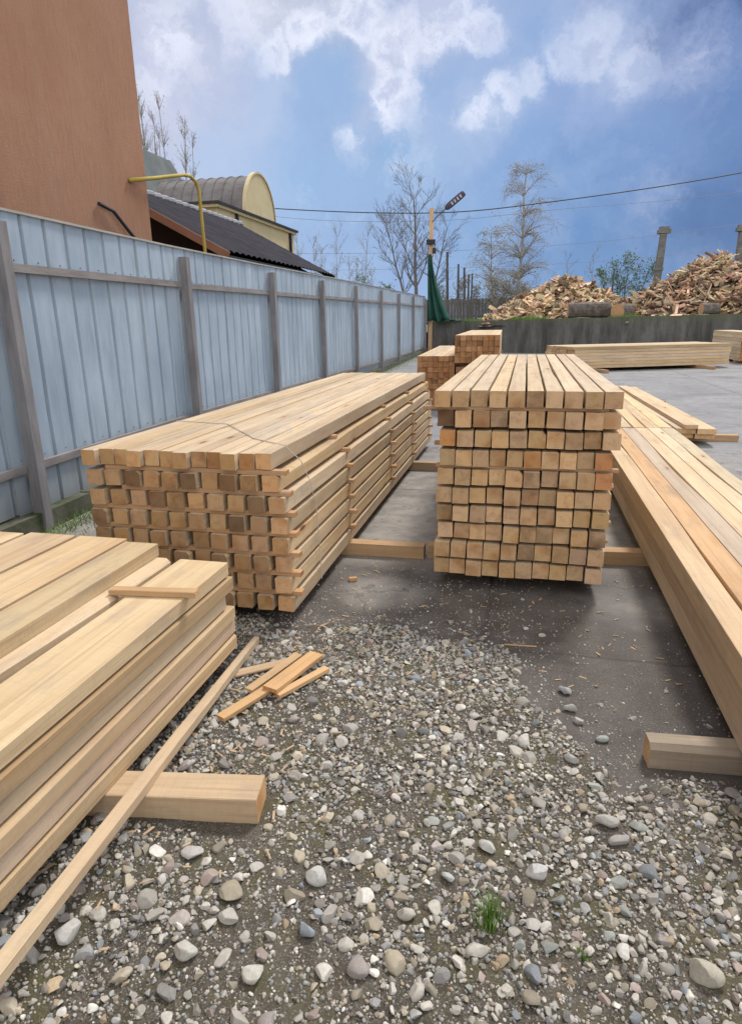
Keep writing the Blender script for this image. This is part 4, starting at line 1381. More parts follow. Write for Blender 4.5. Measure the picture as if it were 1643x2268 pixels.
tree('bare_bush', (3.7, 48.0, 1.6), 'thin bare upright shrub left of the green bush', 37,
     [(-.8, 0, 3.6, .035, 2, (-.12, 0)), (.3, 0, 4.0, .035, 2, (.05, 0)), (1.0, 0, 3.0, .03, 2, (.1, 0))], BARKT, None, per=2, bl=.3, rise=1.6, spread=.4, kids=(2, 3), minr=.008)
tree('willow_shoots_tree', (-12.0, 39.0, 0.0), 'pale upright shoots of a pollarded willow past the end of the dark roof', 41,
     [(k * .38 - 1.5, (k % 3) * .4, 5.2 + 1.2 * math.sin(k * 2.3), .035, 1, ((k - 4) * .03, 0)) for k in range(11)], BARKT, LEAFB, per=6, bl=.22, rise=2.2, spread=.35, kids=(2, 3), minr=.007, leafp=2, leafs=.04, start=3)
tree('poplar_shoots_tree', (-20.4, 38.0, 0.0), 'tall thin upright bare branches rising behind the orange building', 43,
     [(-1.9, 0, 13.6, .08, 1, (0, 0)), (-1.2, .5, 12.8, .07, 1, (.02, 0)), (-.4, 0, 13.3, .07, 1, (0, 0)), (.3, .3, 12.3, .07, 1, (.03, 0)), (1.0, 0, 11.2, .06, 1, (.02, 0)), (-2.6, .3, 12.6, .06, 1, (-.01, 0)), (-.8, .6, 12.0, .06, 1, (.01, 0)), (-1.6, .2, 12.9, .06, 1, (.0, 0)), (.6, .2, 11.8, .06, 1, (.03, 0)), (-2.2, .2, 13.2, .06, 1, (.0, 0))],
     BARKT, LEAFB, per=9, bl=.11, rise=2.8, spread=.32, kids=(2, 3), minr=.009, leafp=1, leafs=.045, start=3)
tree('evergreen_bush', (-10.2, 42.0, 0.0), 'dark green rounded bush just above the far fence top', 47,
     [(-1.0, 0, 3.5, .06, 2, (-.08, 0)), (0, .3, 3.8, .06, 2, (0, 0)), (1.2, 0, 3.4, .06, 2, (.08, 0))], BARKD, LEAFG, per=4, bl=.26, rise=.8, spread=.7, kids=(2, 3), minr=.008, leafp=4, leafs=.07, start=4)
tree('leafy_bush', (-3.2, 47.0, 1.6), 'low pale twiggy bushes behind the board fence beside the birches', 53,
     [(-2.6, 0, 1.9, .03, 2, (-.1, 0)), (-1.5, 0, 2.3, .03, 2, (.1, 0)), (-.4, 0, 1.8, .03, 2, (0, 0)), (.6, 0, 2.2, .03, 2, (.1, 0))], BARKT, LEAFB, per=4, bl=.4, rise=1.3, spread=.5, kids=(2, 3), minr=.008, leafp=3, leafs=.06, start=1)


def tuft(name, x, y, z, n, h, spread, label, seed, w_=.0035, stuff=False):
    r = random.Random(seed)
    mb = MB()
    for i in range(n):
        a = r.uniform(0, 6.283); d0 = abs(r.gauss(0, spread))
        bx, by = x + math.cos(a) * d0, y + math.sin(a) * d0
        hh = h * r.uniform(.45, 1.1)
        lean = r.uniform(.1, .6) * hh
        la = a + r.gauss(0, .7)
        s = Vector((math.cos(la + 1.57), math.sin(la + 1.57), 0)) * w_
        pts = [Vector((bx, by, z)), Vector((bx + math.cos(la) * lean * .35, by + math.sin(la) * lean * .35, z + hh * .6)), Vector((bx + math.cos(la) * lean, by + math.sin(la) * lean, z + hh))]
        mb.add([pts[0] - s, pts[0] + s, pts[1] + s * .8, pts[1] - s * .8, pts[2]], [(0, 1, 2, 3), (3, 2, 4)])
    o = mb.build(name, GRASSM)
    return mb, o


_, o = tuft('grass_tuft', -0.02, 1.405, 0.005, 90, .105, .020, '', 3, .0019)
tag(o, 'bright green grass tuft growing alone in the gravel near the bottom', 'grass tuft')
_, o = tuft('grass_tuft', 0.225, 1.36, 0.005, 22, .032, .012, '', 5, .002)
tag(o, 'tiny dull green weed tuft right of the larger tuft near the bottom', 'grass tuft')
# verge grass along the fence foot and terrace edge
r = random.Random(8)
mb = MB()
for i in range(5200):
    y = r.uniform(2.2, 12.0) if r.random() < .75 else r.uniform(12, 34)
    p = fpt(y, 0.13 + abs(r.gauss(0, .16)), 0.0)
    hh = r.uniform(.02, .09); s = Vector((r.gauss(0, 1), r.gauss(0, 1), 0)).normalized() * .004
    e = Vector((r.gauss(0, .04), r.gauss(0, .04), hh))
    mb.add([p - s, p + s, p + e], [(0, 1, 2)])
tag(mb.build('verge_grass', GRASSM), 'rough green grass along the foot of the metal fence', 'grass', kind='stuff')
mb = MB()
for i in range(5200):
    u = r.random() * 0.85
    p = wl.lerp(wr_, u) + Vector((0.1, 0.3, 0)) * 1.0 + Vector((0, 1, 0)) * abs(r.gauss(0, .5))
    dens = vnoise(np.array([u * 26]), np.array([0.5]), 4)[0]
    if dens < 0.58 and u > .12: continue
    p.z = tz1(p.x, p.y) - 0.03
    hh = r.uniform(.05, .24); s = Vector((1, 0, 0)) * .014
    e = Vector((r.gauss(0, .08), r.gauss(0, .05), hh))
    mb.add([p - s, p + s, p + e], [(0, 1, 2)])
tag(mb.build('terrace_grass', GRASSM), 'green grass growing along the top of the concrete wall', 'grass', kind='stuff')

# ------------------------------------------------------------------ firewood heaps
def split_mat():
    m, t, b = material('split_firewood')
    oi = t.new('ShaderNodeObjectInfo')
    tc = t.new('ShaderNodeTexCoord').outputs['Object']
    at = t.new('ShaderNodeAttribute'); at.attribute_name = 'tint'
    n = t.noise(t.mapping(tc, (9, 1.2, 9)), 1.0, 5, 0.6)
    col = t.mix(t.rng(n, .35, .65), (0.66, 0.56, 0.43), (0.46, 0.38, 0.28))
    col = t.mix(1.0, col, at.outputs['Color'], 'MULTIPLY')
    col = t.mix(1.0, col, oi.outputs['Color'], 'MULTIPLY')
    t.put(b.inputs['Base Color'], col)
    b.inputs['Roughness'].default_value = .85
    return m


SPLIT = split_mat()
BARKW = simple('log_bark', (0.075, 0.06, 0.052), (0.17, 0.145, 0.13), 5, 0.95, 0.6, 20)


def wedge(L, a, b_, r):
    """split log piece: uneven triangular or slab section, length along Y"""
    k = r.random()
    if k < .55:
        prof = [(-a, 0), (a, 0.1 * b_), (r.uniform(-.3, .3) * a, b_)]
    elif k < .8:
        prof = [(-a, 0), (a, 0), (a * .8, b_ * .45), (-a * .9, b_ * .4)]
    else:
        prof = [(-a * .7, 0), (a * .6, 0), (a, b_ * .6), (.1 * a, b_), (-a, b_ * .5)]
    n = len(prof)
    tw = r.uniform(.85, 1.1)
    V = [(x, -L / 2, z) for x, z in prof] + [(x * tw, L / 2 + r.gauss(0, .03), z * tw) for x, z in prof]
    F_ = [(i, (i + 1) % n, n + (i + 1) % n, n + i) for i in range(n)] + [tuple(range(n))[::-1], tuple(range(n, 2 * n))]
    return V, F_


rw = random.Random(21)
WEDGES = []
for i in range(14):
    if i < 7:
        V, F_ = wedge(rw.uniform(.42, .90), rw.uniform(.07, .14), rw.uniform(.08, .17), rw)
    else:
        V, F_ = wedge(rw.uniform(.60, 1.25), rw.uniform(.035, .07), rw.uniform(.04, .09), rw)
    V = np.array(V)
    fa = []
    for f in F_:
        for k in range(1, len(f) - 1):
            fa.append((f[0], f[k], f[k + 1]))
    WEDGES.append((V, np.array(fa)))
WMESH = [trimesh('firewood_piece', V, F_, np.ones((len(V), 4)), SPLIT, False) for V, F_ in WEDGES]


def mound(cx_, cy_, rx, ry, h, x, y):
    d = math.sqrt(((x - cx_) / rx) ** 2 + ((y - cy_) / ry) ** 2)
    return max(0.0, 1 - d) ** 0.85 * h


HEAPS = [([(1.9, 37.8, 4.3, 3.2, 2.25), (3.6, 37.6, 2.4, 2.4, 1.05), (0.3, 37.4, 2.9, 2.4, 0.95)], 'left', 150, 1500, -2.4, 6.2, (1.0, .95, .88)),
         ([(8.9, 36.5, 4.9, 3.6, 2.95), (6.3, 36.4, 2.6, 2.4, 1.15), (11.2, 36.2, 3.6, 3.0, 2.1)], 'right', 150, 1900, 4.6, 15.0, (.86, .80, .76))]


def hz_(ms, x, y):
    v = [mound(*m_, x, y) for m_ in ms]
    return max(v)


for ms, side, nind, nst, xa, xb, tn in HEAPS:
    r = random.Random(len(side))
    # inner mass
    nx_, ny_ = 60, 40
    ya, yb = (33.9 if side == 'left' else 31.6), 41.0
    V, F_ = [], []
    for j in range(ny_):
        for i in range(nx_):
            x = xa + (xb - xa) * i / (nx_ - 1); y = ya + (yb - ya) * j / (ny_ - 1)
            V.append((x, y, tz1(x, y) - 0.25 + hz_(ms, x, y) * .96 + r.uniform(-.04, .04)))
    F_ = [(j * nx_ + i, j * nx_ + i + 1, j * nx_ + nx_ + i + 1, j * nx_ + nx_ + i) for j in range(ny_ - 1) for i in range(nx_ - 1)]
    tri = np.array([(f[0], f[1], f[2]) for f in F_] + [(f[0], f[2], f[3]) for f in F_])
    VV = [np.array(V)]; FF = [tri]; CC = [np.tile((.20, .17, .15, 1), (len(V), 1))]; off = len(V)
    k = 0
    tries = 0
    while k < nst + nind and tries < 60000:
        tries += 1
        x = r.uniform(xa, xb); y = r.uniform(ya + .2, 40.0)
        h = hz_(ms, x, y)
        if h <= 0.03 and r.random() > .05:
            continue
        ind = k >= nst
        if ind and (y > ms[0][1] - 0.1):
            continue
        w_i = r.randrange(0, 9) if side == 'left' else r.randrange(5, 14)
        z = tz1(x, y) - 0.10 + h + (0.05 if ind else -0.02)
        rot = Matrix.Rotation(r.uniform(0, 6.283), 3, 'Z') @ Matrix.Rotation(r.gauss(0, .38), 3, 'X') @ Matrix.Rotation(r.uniform(0, 6.283), 3, 'Y')
        c = r.choice([(1.15, 1.12, 1.08), (1.0, .96, .9), (.88, .80, .72), (.60, .54, .50), (.36, .30, .27), (.30, .25, .23), (1.35, 1.28, 1.15), (1.25, 1.15, 1.02)])
        c = tuple(c[q] * tn[q] * r.uniform(.85, 1.1) for q in range(3))
        sc = r.uniform(.7, 1.0) if not ind else r.uniform(.9, 1.25)
        if ind:
            o = link('firewood_piece', WMESH[w_i], None, (x, y, z), rot.to_euler())
            o.scale = (sc, sc, sc)
            o.color = (*c, 1)
            v = c[0]
            tl = 'bright freshly split' if v > 1.0 else 'tan' if v > 0.8 else 'brown' if v > .55 else 'dark barky'
            hp = 'smaller heap nearer the lamp pole' if side == 'left' else 'bigger heap by the pillars'
            tag(o, f"{tl} piece of split firewood lying on the {hp}", 'firewood', f"split firewood pieces of the {side} heap")
        else:
            Rn = np.array(rot)
            Vw = WEDGES[w_i][0] @ Rn.T * sc + np.array([x, y, z])
            VV.append(Vw); FF.append(WEDGES[w_i][1] + off); off += len(Vw)
            CC.append(np.tile((*c, 1), (len(Vw), 1)))
        k += 1
    o = link('firewood_heap', trimesh('firewood_heap', np.concatenate(VV), np.concatenate(FF), np.concatenate(CC), SPLIT, False))
    tag(o, f"mass of split firewood making up the {side} heap above the concrete wall", 'firewood', kind='stuff')


def log(x0, y, z, L, rad, ang_, label, seed):
    r = random.Random(seed)
    mb = MB()
    n = 16
    pts = []
    for i in range(6):
        t_ = i / 5 * L
        for k in range(n):
            a = 2 * math.pi * k / n
            rr_ = rad * (1 + .05 * math.sin(3 * a + seed) + r.uniform(-.015, .015))
            mb.V.append((t_, rr_ * math.cos(a), rad + rr_ * math.sin(a)))
    for i in range(5):
        for k in range(n):
            mb.F.append((i * n + k, i * n + (k + 1) % n, (i + 1) * n + (k + 1) % n, (i + 1) * n + k)); mb.M.append(0)
    mb.F.append(tuple(range(n))); mb.M.append(1)
    mb.F.append(tuple(range(5 * n, 6 * n))[::-1]); mb.M.append(1)
    o = mb.build('round_log', [BARKW, CUT], None, (x0, y, z), (0, 0, ang_))
    tag(o, label, 'log', 'whole logs in front of the firewood')


CUT = simple('cut_log_end', (0.38, 0.20, 0.10), (0.52, 0.32, 0.18), 12, 0.9, 0.2)
log(1.90, 34.15, tz1(2, 34.4) - .02, 1.95, .37, 0.06, 'thick long barked log lying sideways at the foot of the left firewood heap', 1)
log(4.12, 33.5, tz1(4.2, 33.5) - .02, .95, .33, .9, 'short cut log with a red brown end beside the long barked log', 2)
log(7.45, 32.4, tz1(7.6, 32.4) - .02, .75, .24, .25, 'cut log with pinkish end at the foot of the bigger firewood heap', 3)
log(-0.6, 35.6, tz1(-.5, 35.6) - .03, .9, .24, .5, 'reddish cut log at the left foot of the left firewood heap', 5)

# ------------------------------------------------------------------ lamp pole, net, posts and pillars
POLEM = simple('raw_pine_pole', (0.52, 0.33, 0.19), (0.60, 0.41, 0.25), 3, 0.8, 0.3, 30, (3, 3, .6))
BLACK = simple('black_plastic', (0.02, 0.02, 0.025), (0.035, 0.035, 0.04), 5, 0.5, 0.1)
DKMET = simple('dark_lamp_metal', (0.045, 0.035, 0.06), (0.07, 0.055, 0.085), 5, 0.5, 0.1)
LED = simple('lamp_lens', (0.34, 0.34, 0.40), (0.42, 0.42, 0.48), 20, 0.3, 0.05)
lp = empty('street_lamp', (-4.93, 35.0, 0))
tag(lp, 'light raw timber pole at the fence end carrying a dark tilted lamp head', 'lamp')
mb = MB(); mb.obox((0, 0, 0), (0, 0, 7.0), .18, .18, up=(0, 1, 0)); po = mb.build('pole', POLEM, lp)
mb = MB(); mb.tube([(0.06, 0, 6.35), (0.35, -.05, 6.62), (0.62, -.06, 6.84), (0.86, -.06, 7.02)], .022, 6); mb.build('arm', DKMET, lp)
mb = MB()
hv = Vector((0.85, 0, 0.63)).normalized()
c0 = Vector((0.70, -.06, 6.90))
upv = Vector((-hv.z, 0, hv.x))
sec = [(0, .06, .04), (.10, .13, .06), (.25, .15, .085), (.95, .15, .085), (1.12, .13, .06), (1.16, .09, .03)]
b_ = 0
nn = 8
for (s_, wy, hh) in sec:
    for k in range(nn):
        a = 2 * math.pi * k / nn
        mb.V.append(tuple(c0 + hv * s_ + Vector((0, 1, 0)) * hh * 0.8 * math.cos(a) + upv * wy * 1.05 * math.sin(a)))
for i in range(len(sec) - 1):
    for k in range(nn):
        mb.F.append((i * nn + k, i * nn + (k + 1) % nn, (i + 1) * nn + (k + 1) % nn, (i + 1) * nn + k)); mb.M.append(0)
mb.F += [tuple(range(nn)), tuple(range((len(sec) - 1) * nn, len(sec) * nn))[::-1]]; mb.M += [0, 0]
hd = mb.build('lamp_head', DKMET, lp)
for k in range(4):
    mb = MB()
    q = c0 + hv * (.42 + .17 * k) - upv * .02 + Vector((0, -.055, 0))
    mb.obox(q - hv * .042, q + hv * .042, .16, .02, up=(0, -1, 0))
    mb.build('lens', LED, hd)
mb = MB(); mb.box(-.22, .22, -.14, -.02, 5.28, 5.52); mb.box(.10, .26, -.12, .04, 4.86, 5.12); mb.tube([(0.18, -.05, 5.1), (.22, -.02, 5.3)], .02, 5)
mb.build('junction_box', BLACK, lp)
mb = MB(); mb.box(-.13, .13, -.10, .14, 4.74, 4.86); mb.build('clamp', CAPM, lp)

NETM = simple('green_netting', (0.012, 0.055, 0.045), (0.03, 0.10, 0.075), 2, 0.85, 0.4, 30)
mb = MB()
nx_, ny_ = 22, 18
for j in range(ny_):
    v_ = j / (ny_ - 1)
    z = 4.82 - v_ * 3.27
    wdt = .16 + 1.02 * v_ ** 1.5
    for i in range(nx_):
        u = i / (nx_ - 1)
        x = -5.0 + wdt * u - .04
        y = 34.86 - .12 * math.sin(u * 17) * (.3 + v_) - .05 * math.sin(u * 5 + v_ * 6)
        mb.V.append((x, y, z + .05 * math.sin(u * 9) * v_))
for j in range(ny_ - 1):
    for i in range(nx_ - 1):
        a = j * nx_ + i
        mb.F.append((a, a + 1, a + nx_ + 1, a + nx_)); mb.M.append(0)
# tail lying on the wall top
bb = len(mb.V)
for j in range(5):
    for i in range(8):
        mb.V.append((-4.7 + i * .20, 34.80 + j * .16, 1.60 + .07 * math.sin(i * 1.7 + j) * (1 - i / 9)))
for j in range(4):
    for i in range(7):
        a = bb + j * 8 + i
        mb.F.append((a, a + 1, a + 9, a + 8)); mb.M.append(0)
nt = mb.build('green_net', NETM, smooth=True)
sm = nt.modifiers.new('thick', 'SOLIDIFY'); sm.thickness = 0.015
tag(nt, 'dark green netting hanging in folds from the lamp pole down onto the wall', 'net')

OLDP = simple('old_fence_post', (0.075, 0.066, 0.058), (0.13, 0.115, 0.10), 4, .9, .4)
for (x, z, w_, nmx, lab) in [(-5.34, 5.95, .19, 0, 'tallest of the dark bare posts beyond the wall, nearest the lamp pole'),
                             (-4.62, 5.17, .16, 0, 'second of the dark bare posts from the lamp pole'),
                             (-4.22, 4.93, .17, 0, 'third of the dark bare posts from the lamp pole'),
                             (-3.94, 4.50, .14, 0, 'fourth of the dark bare posts from the lamp pole'),
                             (-3.70, 4.56, .12, 0, 'last and thinnest of the dark bare posts from the lamp pole'),
                             (5.18, 4.62, .10, 0, 'thin dark post standing between the heaps'), ]:
    mb = MB()
    mb.tube([(x, 46, 1.3), (x + random.uniform(-.04, .04), 46, 3.2), (x + random.uniform(-.05, .05), 46, z)], [w_ * .55, w_ * .5, w_ * .42], 7)
    o = mb.build('bare_post', OLDP)
    tag(o, lab, 'post', 'dark posts beyond the wall')

BOARDF = simple('grey_board_fence', (0.085, 0.085, 0.082), (0.15, 0.145, 0.14), 2.5, .9, .3, 20, (4, 4, .4))
bf = empty('board_fence', (-8, 45, 0))
tag(bf, 'low dark grey board fence beyond the wall behind the lamp pole', 'fence')
mb = MB()
for i in range(48):
    h = 2.93 + random.uniform(-.04, .04)
    mb.box(i * .2, i * .2 + .188, 0, .03, 1.35, h)
mb.build('boards', BOARDF, bf)
mb = MB()
for z in (1.8, 2.6):
    mb.box(0, 9.6, .034, .09, z, z + .09)
mb.build('rail', BOARDF, bf)

PILL = simple('old_concrete_pillar', (0.115, 0.112, 0.11), (0.20, 0.195, 0.19), 3, .9, .5, 12)
for (x, y, ztop_, lean, lab) in [(7.55, 45, 6.80, .20, 'old grey concrete pillar with a flat cap behind the dip between the heaps'),
                                 (12.05, 45, 6.75, .05, 'old concrete pillar with cap at the right picture edge behind the big heap')]:
    root = empty('concrete_pillar', (x, y, 1.3))
    tag(root, lab, 'pillar', 'old concrete pillars behind the heaps')
    H_ = ztop_ - 1.3
    mb = MB()
    for j in range(9):
        z = H_ * .93 * j / 8
        s_ = .21 * (1 - .12 * j / 8) + random.uniform(-.008, .008)
        for (u, v_) in ((-1, -1), (1, -1), (1, 1), (-1, 1)):
            mb.V.append((u * s_ + lean * j / 8, v_ * s_, z))
    for j in range(8):
        for k in range(4):
            mb.F.append((j * 4 + k, j * 4 + (k + 1) % 4, j * 4 + 4 + (k + 1) % 4, j * 4 + 4 + k)); mb.M.append(0)
    mb.F.append((32, 33, 34, 35)); mb.M.append(0)
    mb.build('shaft', PILL, root)
    mb = MB(); mb.box(lean - .34, lean + .36, -.3, .3, H_ * .93, H_ * .97); mb.box(lean - .26, lean + .28, -.24, .24, H_ * .97, H_); mb.build('cap', PILL, root)
    mb = MB(); zz = H_ * .55; mb.box(lean * .55 - .25, lean * .55 + .25, -.25, .25, zz, zz + .14); mb.build('collar', PILL, root)

# ------------------------------------------------------------------ overhead wires
WIRE = simple('cable_black', (0.03, 0.03, 0.035), (0.04, 0.04, 0.045), 5, .6, .05)
WIREP = simple('cable_grey', (0.16, 0.17, 0.20), (0.20, 0.21, 0.24), 5, .6, .05)


def wire(pts, rad, mat, label):
    P_ = [Vector(p) for p in pts]
    out = []
    for i in range(len(P_) - 1):
        a = P_[max(i - 1, 0)]; b__ = P_[i]; c__ = P_[i + 1]; d__ = P_[min(i + 2, len(P_) - 1)]
        for k in range(8):
            t_ = k / 8
            out.append(0.5 * ((2 * b__) + (c__ - a) * t_ + (2 * a - 5 * b__ + 4 * c__ - d__) * t_ * t_ + (3 * b__ - a - 3 * c__ + d__) * t_ ** 3))
    out.append(P_[-1])
    mb = MB(); mb.tube(out, rad, 5)
    tag(mb.build('overhead_wire', mat), label, 'wire')


wire([(-26, 40, 10.4), (-20.58, 40, 9.05), (-15.05, 40, 8.19), (-5.76, 40, 7.50), (0.96, 40, 7.74), (10.35, 40, 8.63), (20, 40, 10.2)], .030, WIRE, 'thick dark overhead wire sagging across the sky past the lamp head')
wire([(-26, 40.5, 10.0), (-15.07, 40.5, 7.80), (-5.76, 40.5, 7.15), (0.98, 40.5, 7.40), (10.47, 40.5, 7.80), (20, 40.5, 9.1)], .012, WIREP, 'thinner grey overhead wire running just below the thick dark one')
wire([(-26, 42, 6.6), (-12.6, 42, 5.75), (1.09, 42, 5.70), (10.7, 42, 6.36), (20, 42, 7.3)], .011, WIREP, 'thin grey overhead wire low above the pillars')
wire([(-26, 43, 5.4), (-12.6, 43, 4.85), (1.09, 43, 4.75), (10.7, 43, 5.2), (20, 43, 5.9)], .009, WIREP, 'faintest lowest overhead wire just over the firewood heaps')

# ------------------------------------------------------------------ orange building
ORANGE, t, b = material('orange_stucco')
tc = t.new('ShaderNodeTexCoord').outputs['Object']
n1_ = t.noise(t.mapping(tc, (1, 1, .45)), 1.1, 5, .6)
n2_ = t.noise(t.mapping(tc, (22, 22, 4)), 1.0, 5, .7)
n3_ = t.noise(tc, 60, 4, .7)
col = t.mix(t.rng(n1_, .35, .65), (0.325, 0.17, 0.100), (0.375, 0.205, 0.130))
col = t.mix(t.rng(n2_, .42, .66, 0, .6), col, (0.29, 0.15, 0.095))
stk = t.noise(t.mapping(tc, (2.2, 2.2, .16)), 1.6, 6, .65)
col = t.mix(t.rng(stk, .50, .72, 0, .45), col, (0.34, 0.21, 0.15))
t.put(b.inputs['Base Color'], col)
drip = t.noise(t.mapping(tc, (1.6, 1.6, .10), loc=(3, 1, 2)), 2.2, 7, .7)
col = t.mix(t.rng(drip, .54, .74, 0, .5), col, (0.24, 0.13, 0.085))
patchy = t.noise(tc, .9, 3, .5)
col = t.mix(t.rng(patchy, .52, .60, 0, .22), col, (0.40, 0.235, 0.155))
t.put(b.inputs['Base Color'], col)
b.inputs['Roughness'].default_value = .92
bump(t, b, t.math('ADD', n2_, t.math('MULTIPLY', n3_, .8)), .7, .012)
ob = empty('orange_building', (-5.0, 8.53, 0))
tag(ob, 'tall plain orange stucco building rising behind the fence at left', 'building')
mb = MB()
mb.box(-9, 0, -14, 0, 0, 9.2)
mb.build('wall', ORANGE, ob)
mb = MB(); mb.box(-9.3, .35, -14.3, .35, 9.2, 9.45); mb.build('roof_edge', CAPM, ob)
mb = MB()
mb.tube([(0.03, -1.15, 2.98), (.05, -.9, 2.93), (.06, -.6, 2.72), (.08, -.15, 2.42), (.12, .5, 2.30)], .022, 6)
mb.build('cable', BLACK, ob)

# yellow gas pipe
YEL = simple('yellow_paint', (0.36, 0.27, 0.055), (0.46, 0.35, 0.085), 6, .7, .2)
mb = MB()
mb.tube([(-4.98, 8.1, 3.36), (-4.92, 8.6, 3.47), (-4.91, 9.40, 3.66), (-4.905, 9.60, 3.68), (-4.90, 9.76, 3.63), (-4.90, 9.83, 3.52), (-4.90, 9.87, 2.7), (-4.90, 9.9, 0.0)], .025, 8)
tag(mb.build('gas_pipe', YEL, smooth=True), 'yellow bent gas pipe coming from the orange building and going down behind the fence', 'pipe')

# ------------------------------------------------------------------ dark tiled roof house
TILE = simple('dark_metal_tile', (0.022, 0.021, 0.027), (0.040, 0.038, 0.046), 2, .85, .2, 20)
FASC = simple('orange_fascia', (0.24, 0.125, 0.085), (0.30, 0.155, 0.10), 4, .7, .2)
DARKW = simple('dark_boarding', (0.018, 0.014, 0.013), (0.032, 0.026, 0.023), 5, .9, .4, 20, (1, 4, .5))
TILE.node_tree.nodes['Principled BSDF'].inputs['Specular IOR Level'].default_value = 0.08
ho = empty('tiled_roof_house', (-7.79, 14.6, 0))
tag(ho, 'low house with a dark tiled metal roof just behind the fence', 'house')
ey0, ey1 = 11.35 - 14.6, 17.95 - 14.6
rise = 4.16 - 2.79; run = 2.59


def roofplane(sgn):
    mb = MB()
    nY, nX = 150, 25
    for j in range(nX):
        u = j / (nX - 1)
        stepz = ((u * 8) % 1.0) * -0.028 + .028
        for i in range(nY):
            y = ey0 + (ey1 - ey0) * i / (nY - 1)
            wv = 0.030 * abs(math.sin(math.pi * i / 3.0 * 0.5)) * 1.2
            mb.V.append((sgn * run * u, y, 4.16 - rise * u + stepz + wv))
    for j in range(nX - 1):
        for i in range(nY - 1):
            a = j * nY + i
            mb.F.append((a, a + nY, a + nY + 1, a + 1) if sgn > 0 else (a, a + 1, a + nY + 1, a + nY)); mb.M.append(0)
    o = mb.build('roof_slope', TILE, ho)
    return o


roofplane(1); roofplane(-1)
mb = MB()
for i in range(22):
    y = ey0 + (ey1 - ey0) * i / 22
    mb.tube([(0, y, 4.20), (0, y + (ey1 - ey0) / 22 + .03, 4.225)], .075, 8)
RIDGE = simple('grey_ridge_tile', (0.18, 0.18, 0.20), (0.30, 0.30, 0.32), 4, .6, .1)
mb.build('ridge_cap', RIDGE, ho)
for ye in (ey0 - .035, ey1 + .012):
    mb = MB()
    for sg in (1, -1):
        mb.obox((0, ye, 4.06), (sg * run, ye, 4.06 - rise), .03, .13, up=(0, 0, 1))
    mb.build('fascia', FASC if ye < 0 else DARKW, ho)
mb = MB(); mb.box(run - .02, run + .03, ey0, ey1, 2.66, 2.76); mb.build('gutter', BLACK, ho)
mb = MB()
w0, w1 = ey0 + .5, ey1 - .4
mb.box(-run + .3, run - .3, w0, w1, 0, 2.75)
V = [(-run + .3, w0, 2.75), (run - .3, w0, 2.75), (0, w0, 3.98), (-run + .3, w1, 2.75), (run - .3, w1, 2.75), (0, w1, 3.98)]
mb.add(V, [(0, 1, 2), (5, 4, 3)])
mb.build('walls', DARKW, ho)
mb = MB(); mb.box(run - 1.1, run - .3, w0 - .06, w0 - .01, 2.42, 2.52); mb.build('window', CAPM, ho)

# ------------------------------------------------------------------ yellow building with barrel roof
CREAM = simple('cream_render', (0.50, 0.42, 0.25), (0.56, 0.475, 0.295), 1.5, .9, .2)
ROOFG = simple('weathered_metal_roof', (0.115, 0.10, 0.095), (0.19, 0.175, 0.175), 1.2, .6, .2, 10, (1, 3, 1))
TEAL = simple('green_grey_roof', (0.06, 0.075, 0.075), (0.10, 0.115, 0.11), 1.5, .6, .2)
yb_ = empty('cream_building', (-10.5, 30, 0))
tag(yb_, 'cream building with a barrel vaulted roof and half round gable beyond the dark roof', 'building')
mb = MB(); mb.box(-8, -.12, -7.7, 0, 0, 4.55); mb.box(-8, 0, -7.7, .1, 4.55, 5.42); mb.build('wall', CREAM, yb_)
mb = MB(); mb.box(-8, .10, -7.85, .2, 5.42, 5.52); mb.box(-8, .06, -7.8, .15, 4.47, 4.548); mb.build('cornice', CREAM, yb_)
mb = MB(); mb.box(-8.05, .17, -7.92, .27, 5.523, 5.60); mb.build('gutter', BLACK, yb_)
for y in (-6.2, -.55):
    mb = MB(); mb.box(.003, .11, y - .05, y + .05, 4.0, 5.41); mb.build('downpipe', BLACK, yb_)
cyv, rad = -3.75, 1.42
bz = 5.60


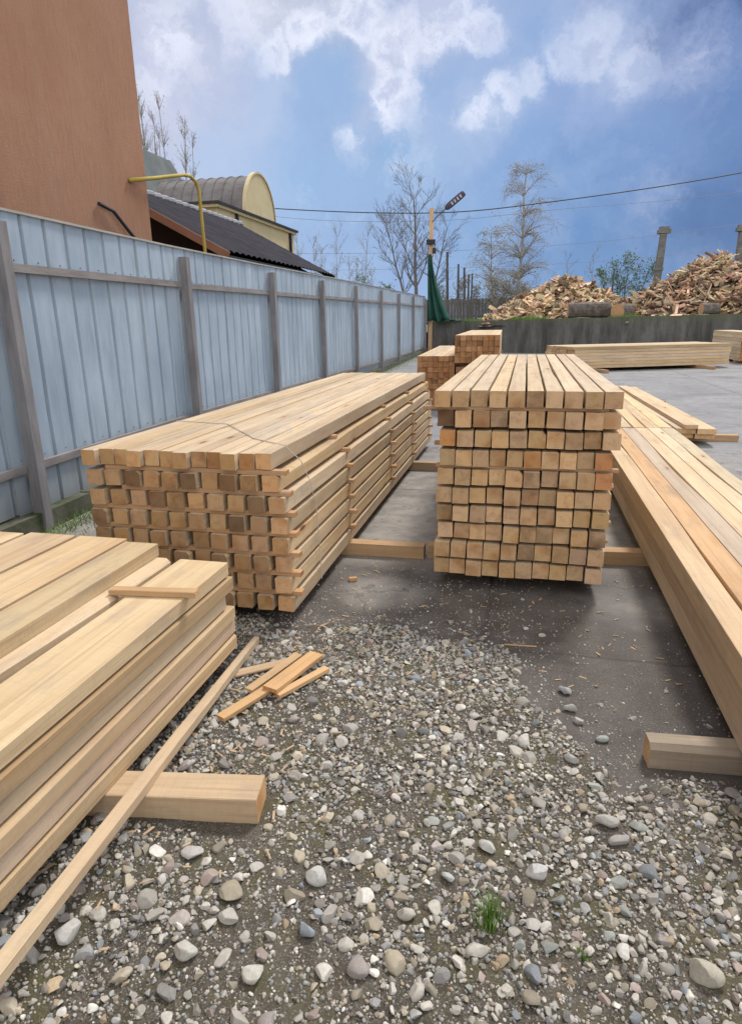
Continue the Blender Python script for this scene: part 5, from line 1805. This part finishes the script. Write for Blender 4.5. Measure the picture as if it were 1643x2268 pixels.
def arch(n, rad_, zs_):
    return [(cyv - rad_ * math.cos(math.pi * k / n), bz + zs_ * math.sin(math.pi * k / n)) for k in range(n + 1)]


mb = MB()
A_ = arch(28, rad, 1.52)
n = len(A_)
for x in (-4.6, -.03):
    for (y, z) in A_:
        mb.V.append((x, y, z))
for k in range(n - 1):
    mb.F.append((k, k + 1, n + k + 1, n + k)); mb.M.append(0)
# standing seams
for x in np.arange(-4.4, -.2, .42):
    for k in range(n - 1):
        (y0_, z0_), (y1_, z1_) = A_[k], A_[k + 1]
        mb.obox((x, y0_, z0_), (x, y1_, z1_), .035, .03, up=(0, 0, 1) if 6 < k < 22 else (0, -1 if k < 14 else 1, .2))
mb.build('barrel_roof', ROOFG, yb_, smooth=False)
mb = MB()
A2 = arch(28, rad + .05, 1.57)
V = [(.02, y, z) for y, z in A2] + [(-.14, y, z) for y, z in A2]
F_ = [tuple(range(n)), tuple(range(2 * n - 1, n - 1, -1))] + [(k, k + 1, n + k + 1, n + k) for k in range(n - 1)]
mb.add(V, F_)
mb.build('gable', CREAM, yb_)
mb = MB()
A3 = arch(28, rad + .12, 1.64)
V = [(.06, y, z) for y, z in A3] + [(.06, y, z) for y, z in A2] + [(-.10, y, z) for y, z in A3]
F_ = [(k, k + 1, n + k + 1, n + k) for k in range(n - 1)] + [(2 * n + k, 2 * n + k + 1, k + 1, k) for k in range(n - 1)]
mb.add(V, F_)
mb.build('gable_trim', CREAM, yb_)
mb = MB(); mb.box(-5.6, -1.2, -7.6, -5.3, 5.605, 5.70); mb.build('flat_roof', ROOFG, yb_)
mb = MB()
fr = [(-8.0, -6.2, 5.6), (-3.4, -6.2, 5.6), (-3.4, -1.0, 5.6), (-8.0, -1.0, 5.6), (-7.2, -5.0, 8.25), (-4.55, -5.0, 8.25), (-4.55, -2.2, 8.25), (-7.2, -2.2, 8.25)]
mb.add(fr, [(0, 1, 5, 4), (1, 2, 6, 5), (2, 3, 7, 6), (3, 0, 4, 7), (4, 5, 6, 7)])
mb.build('mansard_roof', TEAL, yb_)
